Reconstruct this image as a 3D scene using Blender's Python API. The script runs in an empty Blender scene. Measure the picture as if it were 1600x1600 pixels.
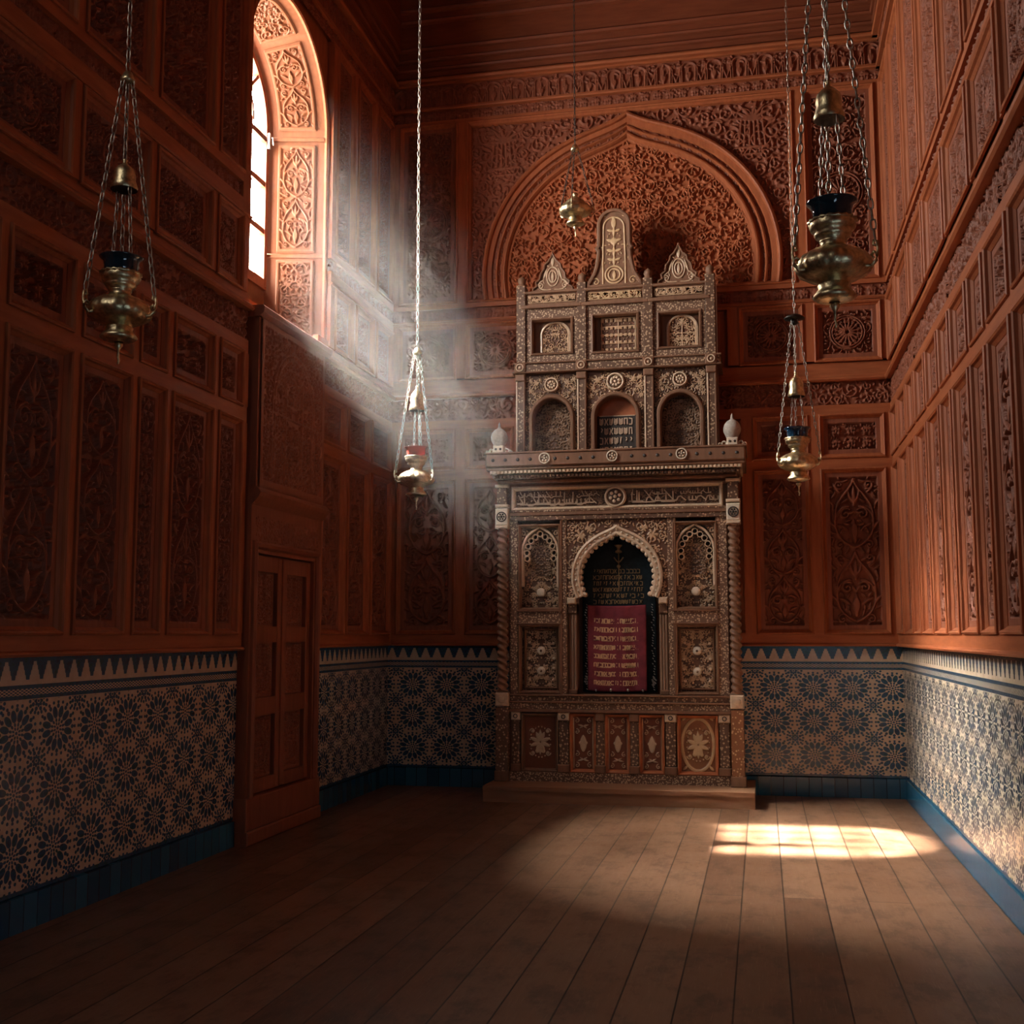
import bpy, math, random
import numpy as np
from mathutils import Matrix, Vector
PI = math.pi
sc = bpy.context.scene
COL = sc.collection
rng = np.random.RandomState(7)

# ------------------------------------------------------------------ camera
XL, CEIL, YF = -5.04, 8.45, -12.6          # left wall plane, ceiling height, wall behind the camera
def cam_axes(y, p, r):
    cy, sy, cp, sp, cr, sr = math.cos(y), math.sin(y), math.cos(p), math.sin(p), math.cos(r), math.sin(r)
    f = Vector((sy*cp, cy*cp, sp)); rt = Vector((cy, -sy, 0)); up = rt.cross(f)
    return cr*rt+sr*up, -sr*rt+cr*up, f
rt, up, fw = cam_axes(-0.2115, 0.1049, -0.0008)
cd = bpy.data.cameras.new('camera'); cam = bpy.data.objects.new('camera', cd); COL.objects.link(cam)
m = Matrix.Identity(4)
for i in range(3): m[i][0], m[i][1], m[i][2] = rt[i], up[i], -fw[i]
m.translation = (-1.290, -11.353, 1.5)
cam.matrix_world = m; cd.sensor_width = 36; cd.lens = 1813.24/1600*36; cd.clip_start = .05
sc.camera = cam

# ------------------------------------------------------------------ world, sun, lights, exposure
SKY = 60.0; SUN = 120.0; GLOW = 115.0; HZ_D = .030
w = bpy.data.worlds.new('sky'); sc.world = w; w.use_nodes = True
bg = w.node_tree.nodes['Background']; bg.inputs[0].default_value = (1, .955, .89, 1); bg.inputs[1].default_value = SKY
def light(name, kind, energy, color, loc, direction, **kw):
    d = bpy.data.lights.new(name, kind); d.energy = energy; d.color = color
    for k, v in kw.items(): setattr(d, k, v)
    o = bpy.data.objects.new(name, d); COL.objects.link(o); o.location = loc
    o.rotation_euler = Vector(direction).to_track_quat('-Z', 'Y').to_euler()
    return o
SUNDIR = Vector((1.0, .07, -1.215)).normalized()
light('sun', 'SUN', SUN, (1, .95, .87), (-12, -3, 13), SUNDIR, angle=math.radians(1.6))
light('circumsolar_sky', 'SUN', GLOW, (1, .945, .86), (-12, -2, 13), (1, -.05, -1.2), angle=math.radians(32))   # bright hazy sky round the sun
pl = light('window_portal', 'AREA', 1, (1, 1, 1), (-5.62, -2.7, 5.45), (1, 0, 0), shape='RECTANGLE', size=1.7, size_y=2.6)
pl.data.cycles.is_portal = True
# fill lights added out of view, standing in for daylight at the near end
light('rear_fill', 'AREA', 15, (.58, .80, 1.0), (-.25, -9.7, 1.25), (-1, .25, .05), shape='RECTANGLE', size=1.6, size_y=1.0)
light('next_window_fill', 'AREA', 24, (1, .96, .9), (-4.95, -9.4, 5.3), (.8, .95, -.55), shape='RECTANGLE', size=1.2, size_y=2.2, spread=math.radians(140))   # soft fill added where a next window is assumed, out of view
sc.view_settings.view_transform = 'Standard'; sc.view_settings.look = 'None'
sc.view_settings.exposure = 0.0; sc.view_settings.gamma = 1.0
sc.cycles.max_bounces = 8; sc.cycles.diffuse_bounces = 3; sc.cycles.transparent_max_bounces = 8
sc.cycles.volume_bounces = 0; sc.cycles.use_denoising = True; sc.cycles.sample_clamp_indirect = 6
sc.cycles.caustics_reflective = False; sc.cycles.caustics_refractive = False

# ------------------------------------------------------------------ node helpers
class E:
    """a socket with arithmetic"""
    def __init__(s, nt, k): s.nt, s.k = nt, k
    def op(s, o, *a):
        n = s.nt.nodes.new('ShaderNodeMath'); n.operation = o
        for i, x in enumerate((s,)+a):
            if isinstance(x, E): s.nt.links.new(x.k, n.inputs[i])
            else: n.inputs[i].default_value = x
        return E(s.nt, n.outputs[0])
    def __add__(s, b): return s.op('ADD', b)
    __radd__ = __add__
    def __sub__(s, b): return s.op('SUBTRACT', b)
    def __rsub__(s, b): return s.op('MULTIPLY', -1.0).op('ADD', b)
    def __mul__(s, b): return s.op('MULTIPLY', b)
    __rmul__ = __mul__
    def __truediv__(s, b): return s.op('DIVIDE', b)
    def lt(s, b): return s.op('LESS_THAN', b)
    def gt(s, b): return s.op('GREATER_THAN', b)
    def fr(s): return s.op('FRACT')
    def fl(s): return s.op('FLOOR')
    def ab(s): return s.op('ABSOLUTE')
    def sq(s): return s.op('SQRT')
    def mx(s, b): return s.op('MAXIMUM', b)
    def mn(s, b): return s.op('MINIMUM', b)
def new_mat(name, rough=.5, metal=0., spec=.5):
    M = bpy.data.materials.new(name); M.use_nodes = True; nt = M.node_tree
    b = nt.nodes['Principled BSDF']; b.inputs['Roughness'].default_value = rough; b.inputs['Metallic'].default_value = metal
    b.inputs['Specular IOR Level'].default_value = spec
    return M, nt, b
def node(nt, kind, **kw):
    n = nt.nodes.new(kind)
    for k, v in kw.items():
        if k in n.inputs: n.inputs[k].default_value = v
        else: setattr(n, k, v)
    return n
def coords(nt, which, scale=(1, 1, 1)):
    t = node(nt, 'ShaderNodeTexCoord'); mp = node(nt, 'ShaderNodeMapping'); mp.inputs['Scale'].default_value = scale
    nt.links.new(t.outputs[which], mp.inputs[0]); return mp.outputs[0]
def noise(nt, vec, scale, detail=4, rough=.55):
    n = node(nt, 'ShaderNodeTexNoise', Scale=scale, Detail=detail, Roughness=rough); nt.links.new(vec, n.inputs['Vector']); return E(nt, n.outputs[0])
def ramp(nt, fac, stops):
    r = node(nt, 'ShaderNodeValToRGB'); nt.links.new(fac.k, r.inputs[0]); el = r.color_ramp.elements
    while len(el) < len(stops): el.new(.5)
    for e, (p, c) in zip(el, stops): e.position = p; e.color = (*c, 1)
    return r.outputs[0]
def mix(nt, fac, a, b):
    n = node(nt, 'ShaderNodeMix', data_type='RGBA')
    if isinstance(fac, E): nt.links.new(fac.k, n.inputs[0])
    else: n.inputs[0].default_value = fac
    for i, c in ((6, a), (7, b)):
        if isinstance(c, tuple): n.inputs[i].default_value = (*c, 1)
        else: nt.links.new(c, n.inputs[i])
    return n.outputs[2]
def bump(nt, b, h, strength, dist=.01):
    n = node(nt, 'ShaderNodeBump', Strength=strength, Distance=dist); nt.links.new(h.k, n.inputs['Height']); nt.links.new(n.outputs[0], b.inputs['Normal'])

def wood(name, lo, hi, rough=.55, stretch=(9, 1.2, 9), sc_=3., spec=.22, bm=.25):
    M, nt, b = new_mat(name, rough, spec=spec)
    n = noise(nt, coords(nt, 'Object', stretch), sc_, 6, .6); n2 = noise(nt, coords(nt, 'Object'), 1.3, 3)
    c = ramp(nt, n*.7+n2*.3, [(.3, lo), (.7, hi)])
    nt.links.new(c, b.inputs['Base Color']); bump(nt, b, n, bm, .004)
    return M
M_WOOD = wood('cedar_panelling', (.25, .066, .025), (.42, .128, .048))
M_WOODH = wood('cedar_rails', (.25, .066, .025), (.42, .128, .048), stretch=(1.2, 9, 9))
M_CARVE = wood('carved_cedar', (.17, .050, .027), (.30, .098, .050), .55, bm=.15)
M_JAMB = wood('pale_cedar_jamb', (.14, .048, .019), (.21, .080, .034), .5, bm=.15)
M_TYMP = wood('tympanum_cedar', (.28, .078, .030), (.46, .145, .058), .55, bm=.15)
M_DOOR = wood('door_cedar', (.20, .058, .028), (.30, .095, .046), .5)
M_CEIL = wood('ceiling_cedar', (.14, .036, .016), (.22, .062, .027), .5, stretch=(1.2, 9, 9))
M_CAB = wood('walnut_of_cabinet', (.15, .075, .042), (.25, .130, .076), .5, spec=.35)
M_STEP = wood('step_oak', (.24, .12, .065), (.36, .19, .105), .5, stretch=(1.2, 9, 9))
def plain(name, c, rough=.5, metal=0., var=.25, scale=40, spec=.5, bmp=.1):
    M, nt, b = new_mat(name, rough, metal, spec)
    n = noise(nt, coords(nt, 'Object'), scale, 4)
    nt.links.new(ramp(nt, n, [(.3, tuple(x*(1-var) for x in c)), (.7, tuple(min(1, x*(1+var)) for x in c))]), b.inputs['Base Color'])
    if bmp: bump(nt, b, n, bmp, .003)
    return M
M_BONE = plain('bone_inlay', (.66, .50, .35), .4, var=.15)
M_BONEW = plain('pale_bone', (.74, .63, .49), .4, var=.12)
M_EBONY = plain('dark_stained_wood', (.035, .026, .022), .5)
M_BRASS = plain('aged_brass', (.66, .53, .31), .36, 1., .4, 42, bmp=.9)
M_SILV = plain('tarnished_silver', (.66, .62, .54), .35, 1., .3, 60, bmp=.3)
M_CHAIN = plain('chain_metal', (.42, .38, .32), .35, 1., .3, 60)
M_DARKM = plain('blackened_metal', (.05, .045, .04), .5, 1.)
M_ORANGE = plain('orange_plain_wood', (.46, .15, .06), .5, var=.2, scale=9)
M_RED = plain('red_velvet', (.17, .030, .042), .85, var=.25, scale=14, spec=.2)
M_BLACKCLOTH = plain('blue_black_cloth', (.010, .016, .020), .85, var=.3, scale=30, spec=.15)
M_GOLD = plain('gold_thread', (.74, .50, .27), .5, .25, .2, 90)
M_DIMGOLD = plain('dull_gold_thread', (.26, .17, .075), .6, .2, .25, 90)
M_GUNMETAL = plain('latch_metal', (.55, .53, .5), .35, 1.)
def glassy(name, c):
    M, nt, b = new_mat(name, .08); b.inputs['Base Color'].default_value = (*c, 1); b.inputs['Transmission Weight'].default_value = .45
    b.inputs['Coat Weight'].default_value = .5; return M
M_BLUEG = glassy('dark_blue_glass', (.008, .035, .055)); M_REDG = glassy('red_glass', (.42, .09, .065)); M_BLUEG2 = glassy('blue_glass', (.01, .06, .12))
def inlaid(name, dark, light, scale, thr=.32, rnd=.85):
    """fine mosaic of bone dots in dark wood"""
    M, nt, b = new_mat(name, .45)
    v = node(nt, 'ShaderNodeTexVoronoi', Scale=scale, Randomness=rnd); nt.links.new(coords(nt, 'Object'), v.inputs['Vector'])
    d = E(nt, v.outputs['Distance']); msk = d.lt(thr)
    nn = noise(nt, coords(nt, 'Object'), scale*.5, 2)
    msk = msk*nn.gt(.36)
    nt.links.new(mix(nt, msk, dark, light), b.inputs['Base Color']); bump(nt, b, msk, .5, .004)
    return M
M_INLAY = inlaid('bone_dotted_walnut', (.12, .062, .036), (.50, .35, .22), 40, .36)
M_INLAYF = inlaid('fine_bone_mosaic', (.15, .08, .048), (.56, .40, .26), 52, .40)
M_INLAYO = inlaid('orange_bone_mosaic', (.22, .085, .032), (.60, .40, .22), 40, .34)
def attr_inlay(name, ground, fig, rough=.45):
    """carving whose raised figure is set in another wood or bone (mesh attribute 'fig')"""
    M, nt, b = new_mat(name, rough)
    a = node(nt, 'ShaderNodeAttribute', attribute_name='fig'); n = noise(nt, coords(nt, 'Object'), 30, 4)
    r = node(nt, 'ShaderNodeMapRange', interpolation_type='SMOOTHSTEP'); nt.links.new(a.outputs['Fac'], r.inputs[0]); r.inputs[1].default_value = .3; r.inputs[2].default_value = .6
    nt.links.new(mix(nt, E(nt, r.outputs[0])*(n*.7+.6).mn(1.), ground, fig), b.inputs['Base Color']); bump(nt, b, n, .1, .003)
    return M
M_FIG = attr_inlay('walnut_with_bone_figure', (.10, .050, .029), (.44, .29, .175))
M_FIGT = attr_inlay('tan_lattice_figure', (.12, .052, .028), (.52, .34, .20))
M_FIGR = attr_inlay('red_walnut_with_bone_figure', (.17, .055, .026), (.56, .41, .27))
M_FIGO = attr_inlay('orange_walnut_with_bone_figure', (.24, .10, .04), (.58, .40, .22))
M_FIGD = attr_inlay('dark_figure', (.10, .055, .035), (.25, .15, .09))

def tile_mat():
    M, nt, b = new_mat('zellige_mosaic', .24, spec=.6)
    t = node(nt, 'ShaderNodeUVMap'); s = node(nt, 'ShaderNodeSeparateXYZ'); nt.links.new(t.outputs[0], s.inputs[0])
    u, v = E(nt, s.outputs[0]), E(nt, s.outputs[1])
    cx = (u/.355).fr()-.5; cy = ((v-.845)/.31+20).fr()-.5
    r = (cx*cx+cy*cy).sq(); th = cy.op('ARCTAN2', cx)
    def petals(r, th, n, r0, rad, wid, ph=0.):
        k = ((th*(n/(2*PI))+ph+50.).fr()-.5).ab()*(2*PI/n)*r
        e = 1-((r-r0)/rad)*((r-r0)/rad)
        return k.lt(e.mx(0.).sq()*wid)*e.gt(0.)
    pet = petals(r, th, 12, .285, .105, .062).mx(petals(r, th, 12, .385, .040, .036, .5))
    inner = petals(r, th, 12, .145, .036, .024).mx(petals(r, th, 8, .078, .030, .020))
    core = r.lt(.028)
    outer = petals(r, th, 24, .452, .030, .030, .5)*(cx.ab().lt(.475))*(cy.ab().lt(.475))
    qx = .5-cx.ab(); qy = .5-cy.ab(); rq = (qx*qx+qy*qy).sq(); tq = qy.op('ARCTAN2', qx)
    corner = petals(rq, tq, 8, .072, .036, .030, .5).mx(petals(rq, tq, 8, .140, .038, .036)); c2 = petals(rq, tq, 16, .206, .032, .030, .5)*r.gt(.42); c3 = rq.lt(.025)
    ex = (cx.ab()-.5).ab(); dia1 = (ex+cy.ab()).lt(.035); dia2 = (cx.ab()+(cy.ab()-.5).ab()).lt(.035)
    field = pet.mx(inner).mx(core).mx(outer).mx(corner).mx(c2).mx(c3)
    # upper bands: stepped pyramids, line, chequer, line
    tt = ((v-1.268)/.098); st = (tt*4.).fl()/4.+(tt*4.).fr()*.10
    mer = ((u/.118).fr()-.5).ab().gt((.33*(1-st)+.05))*1.
    chk = ((u/.036).fr().gt(.5)+(v/.016).fr().gt(.5)).op('MODULO', 2.)
    def band(a, c): return v.gt(a)*v.lt(c)
    dark = field*v.lt(1.165)*v.gt(.205)
    dark = dark.mx(v.gt(1.268)*mer).mx(v.gt(1.362)).mx(band(1.222, 1.242)).mx(chk*band(1.188, 1.222)).mx(band(1.168, 1.188)).mx(v.lt(.205))
    n = noise(nt, t.outputs[0], 22, 2); n2 = noise(nt, t.outputs[0], 5, 3)
    dk = ramp(nt, n, [(.35, (.012, .052, .058)), (.5, (.020, .072, .135)), (.65, (.022, .036, .065))])
    lt_ = ramp(nt, n2*.5+n*.5, [(.3, (.48, .355, .235)), (.7, (.64, .505, .36))])
    nt.links.new(mix(nt, dark, lt_, dk), b.inputs['Base Color'])
    bump(nt, b, dark*.3+n*.6, .25, .004)
    return M
M_TILE = tile_mat()
def skirt_mat():
    M, nt, b = new_mat('blue_glazed_tile', .2, spec=.6)
    t = node(nt, 'ShaderNodeUVMap'); s = node(nt, 'ShaderNodeSeparateXYZ'); nt.links.new(t.outputs[0], s.inputs[0])
    u = E(nt, s.outputs[0])/.115; j = (u.fr()-.5).ab().gt(.475)
    wn = node(nt, 'ShaderNodeTexWhiteNoise', noise_dimensions='1D'); nt.links.new(u.fl().k, wn.inputs['W'])
    c = ramp(nt, E(nt, wn.outputs[0]), [(0., (.012, .065, .115)), (1., (.020, .115, .19))])
    nt.links.new(mix(nt, j, c, (.004, .014, .025)), b.inputs['Base Color']); bump(nt, b, noise(nt, t.outputs[0], 9, 3)-j*.4, .3, .006)
    return M
M_SKIRT = skirt_mat()
def floor_mat():
    M, nt, b = new_mat('worn_floorboards', .42, spec=.45)
    t = node(nt, 'ShaderNodeTexCoord'); mp = node(nt, 'ShaderNodeMapping'); mp.inputs['Rotation'].default_value = (0, 0, PI/2); mp.inputs['Location'].default_value = (.25, .047, 0)
    nt.links.new(t.outputs['Object'], mp.inputs[0])
    br = node(nt, 'ShaderNodeTexBrick', offset=.37, offset_frequency=2, squash=1.)
    nt.links.new(mp.outputs[0], br.inputs['Vector'])
    for k, v in (('Scale', 1.), ('Mortar Size', .0042), ('Mortar Smooth', .2), ('Bias', 0.), ('Brick Width', 4.6), ('Row Height', .232)): br.inputs[k].default_value = v
    br.inputs['Color1'].default_value = (.0, .0, .0, 1); br.inputs['Color2'].default_value = (1, 1, 1, 1)
    g = noise(nt, coords(nt, 'Object', (14, 1.1, 1)), 3., 6, .62); g2 = noise(nt, coords(nt, 'Object'), 2.2, 4)
    pl_ = E(nt, br.outputs['Color'])
    c = ramp(nt, g*.38+g2*.24+pl_*.38, [(.22, (.105, .050, .027)), (.52, (.175, .088, .048)), (.8, (.245, .135, .078))])
    wear = noise(nt, coords(nt, 'Object', (1.6, .8, 1)), 3.4, 7, .7); scr = noise(nt, coords(nt, 'Object', (60, 2.5, 1)), 2., 3, .7)
    c = mix(nt, ((wear-.50)*5.).mx(0.).mn(.55), c, (.060, .034, .022)); c = mix(nt, ((scr-.60)*6.).mx(0.).mn(.5), c, (.30, .19, .12))
    mort = E(nt, br.outputs['Fac'])
    nt.links.new(mix(nt, mort, c, (.022, .012, .008)), b.inputs['Base Color'])
    rr = g2*.2+wear*.25+.18; nt.links.new(rr.k, b.inputs['Roughness'])
    bump(nt, b, g*.25-mort*1.2, .3, .006)
    return M
M_FLOOR = floor_mat()
def pane_mat():
    M, nt, b = new_mat('clear_pane', .05); out = nt.nodes['Material Output']
    tr = node(nt, 'ShaderNodeBsdfTransparent'); gl = node(nt, 'ShaderNodeBsdfGlossy', Roughness=.05); mx_ = node(nt, 'ShaderNodeMixShader'); mx_.inputs[0].default_value = .05
    nt.links.new(tr.outputs[0], mx_.inputs[1]); nt.links.new(gl.outputs[0], mx_.inputs[2]); nt.links.new(mx_.outputs[0], out.inputs[0]); nt.nodes.remove(b)
    return M
M_PANE = pane_mat()

# ------------------------------------------------------------------ mesh helpers
def obj(name, me, mat=None, parent=None, loc=(0, 0, 0), kind=None, label=None):
    o = bpy.data.objects.new(name, me); COL.objects.link(o); o.location = loc
    if parent is not None: o.parent = parent
    if mat is not None and me is not None and not len(me.materials): me.materials.append(mat)
    if kind: o['kind'] = kind
    if label: o['label'] = label
    return o
def tag(o, label, cat, group=None, kind=None):
    o['label'] = label; o['category'] = cat
    if group: o['group'] = group
    if kind: o['kind'] = kind
    return o
def empty(name, loc, label, cat, rz=0., group=None, flat=False):
    o = bpy.data.objects.new(name, None); COL.objects.link(o); o.location = loc
    o.rotation_euler = (PI/2 if flat else 0, 0, rz); o.empty_display_size = .1
    return tag(o, label, cat, group)
class G:
    """collects boxes, sweeps, tubes, lathes into one mesh"""
    def __init__(s): s.v, s.f, s.uv, s.sm = [], [], [], []
    def add(s, vs, fs, smooth=False, uvs=None):
        o = len(s.v); s.v += [tuple(p) for p in vs]
        for i, f in enumerate(fs):
            s.f.append(tuple(o+k for k in f)); s.sm.append(smooth); s.uv.append(uvs[i] if uvs else None)
        return s
    def box(s, x0, x1, y0, y1, z0, z1, ch=0.):
        if ch:   # chamfered front (z1) edges
            vs = [(x0, y0, z0), (x1, y0, z0), (x1, y1, z0), (x0, y1, z0), (x0, y0, z1-ch), (x1, y0, z1-ch), (x1, y1, z1-ch), (x0, y1, z1-ch),
                  (x0+ch, y0+ch, z1), (x1-ch, y0+ch, z1), (x1-ch, y1-ch, z1), (x0+ch, y1-ch, z1)]
            fs = [(3, 2, 1, 0), (8, 9, 10, 11)]+[(a+i, a+(i+1) % 4, a+4+(i+1) % 4, a+4+i) for a in (0, 4) for i in range(4)]
            return s.add(vs, fs)
        vs = [(x, y, z) for z in (z0, z1) for y in (y0, y1) for x in (x0, x1)]
        return s.add(vs, [(0, 2, 3, 1), (4, 5, 7, 6), (0, 1, 5, 4), (2, 6, 7, 3), (0, 4, 6, 2), (1, 3, 7, 5)])
    def quad(s, pts, uvs): return s.add(pts, [tuple(range(len(pts)))], uvs=[uvs])
    def sweep(s, path, prof, closed=True, smooth=False, cap=True):
        """profile (n, d) carried along a path of (u, v); n grows to the left of the travel direction"""
        n = len(path); P = [Vector(p) for p in path]; vs = []
        for i in range(n):
            a = P[i]-P[i-1] if (closed or i) else P[1]-P[0]; b = P[(i+1) % n]-P[i] if (closed or i < n-1) else a
            a = a.normalized(); b = b.normalized(); na = Vector((-a.y, a.x)); nb = Vector((-b.y, b.x)); mm = na+nb
            if mm.length < 1e-6: mm = na
            mm.normalize(); k = 1/max(.35, mm.dot(na))
            for (q, d) in prof: vs.append((P[i].x+mm.x*q*k, P[i].y+mm.y*q*k, d))
        k = len(prof); fs = []
        for i in range(n if closed else n-1):
            for j in range(k-1):
                a = i*k+j; b = ((i+1) % n)*k+j; fs.append((a, b, b+1, a+1))
        if not closed and cap and k > 2: fs += [tuple(range(k)), tuple(range((n-1)*k, n*k))]
        return s.add(vs, fs, smooth)
    def lathe(s, prof, c=(0, 0, 0), n=24, smooth=True, axis='z', wob=None):
        vs = []
        for (r, h) in prof:
            for i in range(n):
                a = 2*PI*i/n; q = r*(1+(wob(a, h) if wob else 0))
                p = (q*math.cos(a), q*math.sin(a), h) if axis == 'z' else (q*math.cos(a), h, q*math.sin(a))
                vs.append((c[0]+p[0], c[1]+p[1], c[2]+p[2]))
        fs = [(j*n+i, j*n+(i+1) % n, (j+1)*n+(i+1) % n, (j+1)*n+i) for j in range(len(prof)-1) for i in range(n)]
        return s.add(vs, fs, smooth)
    def disc(s, cx, cy, r, z0, z1, n=20, dome=0.):
        """a short round boss facing +z"""
        pr = [(r, z0), (r, z1-.25*(z1-z0)), (r*.9, z1)]+([(r*.5, z1+dome*.75)] if dome else [])+[(0.0001, z1+dome)]
        return s.lathe(pr, (cx, cy, 0), n)
    def ring(s, cx, cy, r, t, z0, z1, n=28):
        pr = [(r-t, z0), (r-t*.8, z1), (r-t*.2, z1), (r, z0)]
        return s.lathe(pr, (cx, cy, 0), n)
    def tube(s, pts, rad, n=6, closed=False):
        P = [Vector(p) for p in pts]; k = len(P); vs = []
        ref = Vector((0, 0, 1)) if abs((P[1]-P[0]).normalized().z) < .9 else Vector((1, 0, 0))
        for i in range(k):
            t = (P[(i+1) % k]-P[i-1]) if closed else (P[min(i+1, k-1)]-P[max(i-1, 0)])
            t.normalize(); x = t.cross(ref)
            if x.length < 1e-4: x = t.cross(Vector((0, 1, 0)))
            x.normalize(); y = t.cross(x); ref = y if False else ref
            rr = rad[i] if isinstance(rad, (list, tuple)) else rad
            for j in range(n): a = 2*PI*j/n; vs.append(P[i]+x*rr*math.cos(a)+y*rr*math.sin(a))
        fs = [(i*n+j, i*n+(j+1) % n, ((i+1) % k)*n+(j+1) % n, ((i+1) % k)*n+j) for i in range(k if closed else k-1) for j in range(n)]
        if not closed: fs += [tuple(range(n)), tuple(range((k-1)*n, k*n))]
        return s.add(vs, fs, True)
    def ribbon(s, pts, wd, z0, z1):
        """a flat raised stroke in the u-v plane"""
        for a, b in zip(pts[:-1], pts[1:]):
            A, B_ = Vector(a), Vector(b); t = (B_-A)
            if t.length < 1e-5: continue
            t.normalize(); nn = Vector((-t.y, t.x))*wd/2; A = A-t*wd*.25; B_ = B_+t*wd*.25
            q = [A-nn, B_-nn, B_+nn, A+nn]
            s.add([(p.x, p.y, z1) for p in q]+[(p.x, p.y, z0) for p in q], [(0, 1, 2, 3), (0, 4, 5, 1), (1, 5, 6, 2), (2, 6, 7, 3), (3, 7, 4, 0)])
        return s
    def mesh(s, name):
        me = bpy.data.meshes.new(name); me.from_pydata(s.v, [], s.f); me.polygons.foreach_set('use_smooth', s.sm)
        if any(s.uv):
            l = me.uv_layers.new(name='UVMap'); i = 0
            for f, q in zip(s.f, s.uv):
                for k in range(len(f)): l.data[i].uv = q[k] if q else (0, 0); i += 1
        return me
    def build(s, name, mat, parent=None, loc=(0, 0, 0), **kw): return obj(name, s.mesh(name), mat, parent, loc, **kw)

def grid_mesh(name, P, H=None, keep=None):
    """P: (ny, nx, 3) points -> quad mesh, smooth, with a 'fig' attribute"""
    ny, nx = P.shape[:2]; idx = np.arange(ny*nx).reshape(ny, nx)
    F = np.stack([idx[:-1, :-1], idx[:-1, 1:], idx[1:, 1:], idx[1:, :-1]], -1)
    if keep is not None:
        kf = keep[:-1, :-1] & keep[:-1, 1:] & keep[1:, 1:] & keep[1:, :-1]; F = F[kf]
    F = F.reshape(-1, 4); V = P.reshape(-1, 3); hv = H.reshape(-1) if H is not None else None
    if keep is not None:
        used = np.unique(F); rm = np.zeros(len(V), int); rm[used] = np.arange(len(used)); F = rm[F]; V = V[used]
        if hv is not None: hv = hv[used]
    me = bpy.data.meshes.new(name); me.vertices.add(len(V)); me.vertices.foreach_set('co', V.astype(np.float32).ravel())
    me.loops.add(F.size); me.loops.foreach_set('vertex_index', F.astype(np.int32).ravel())
    me.polygons.add(len(F)); me.polygons.foreach_set('loop_start', np.arange(0, F.size, 4, dtype=np.int32))
    me.polygons.foreach_set('use_smooth', np.ones(len(F), bool))
    me.update(calc_edges=True)
    if hv is not None:
        a = me.attributes.new('fig', 'FLOAT', 'POINT'); a.data.foreach_set('value', hv.astype(np.float32))
    return me

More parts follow.
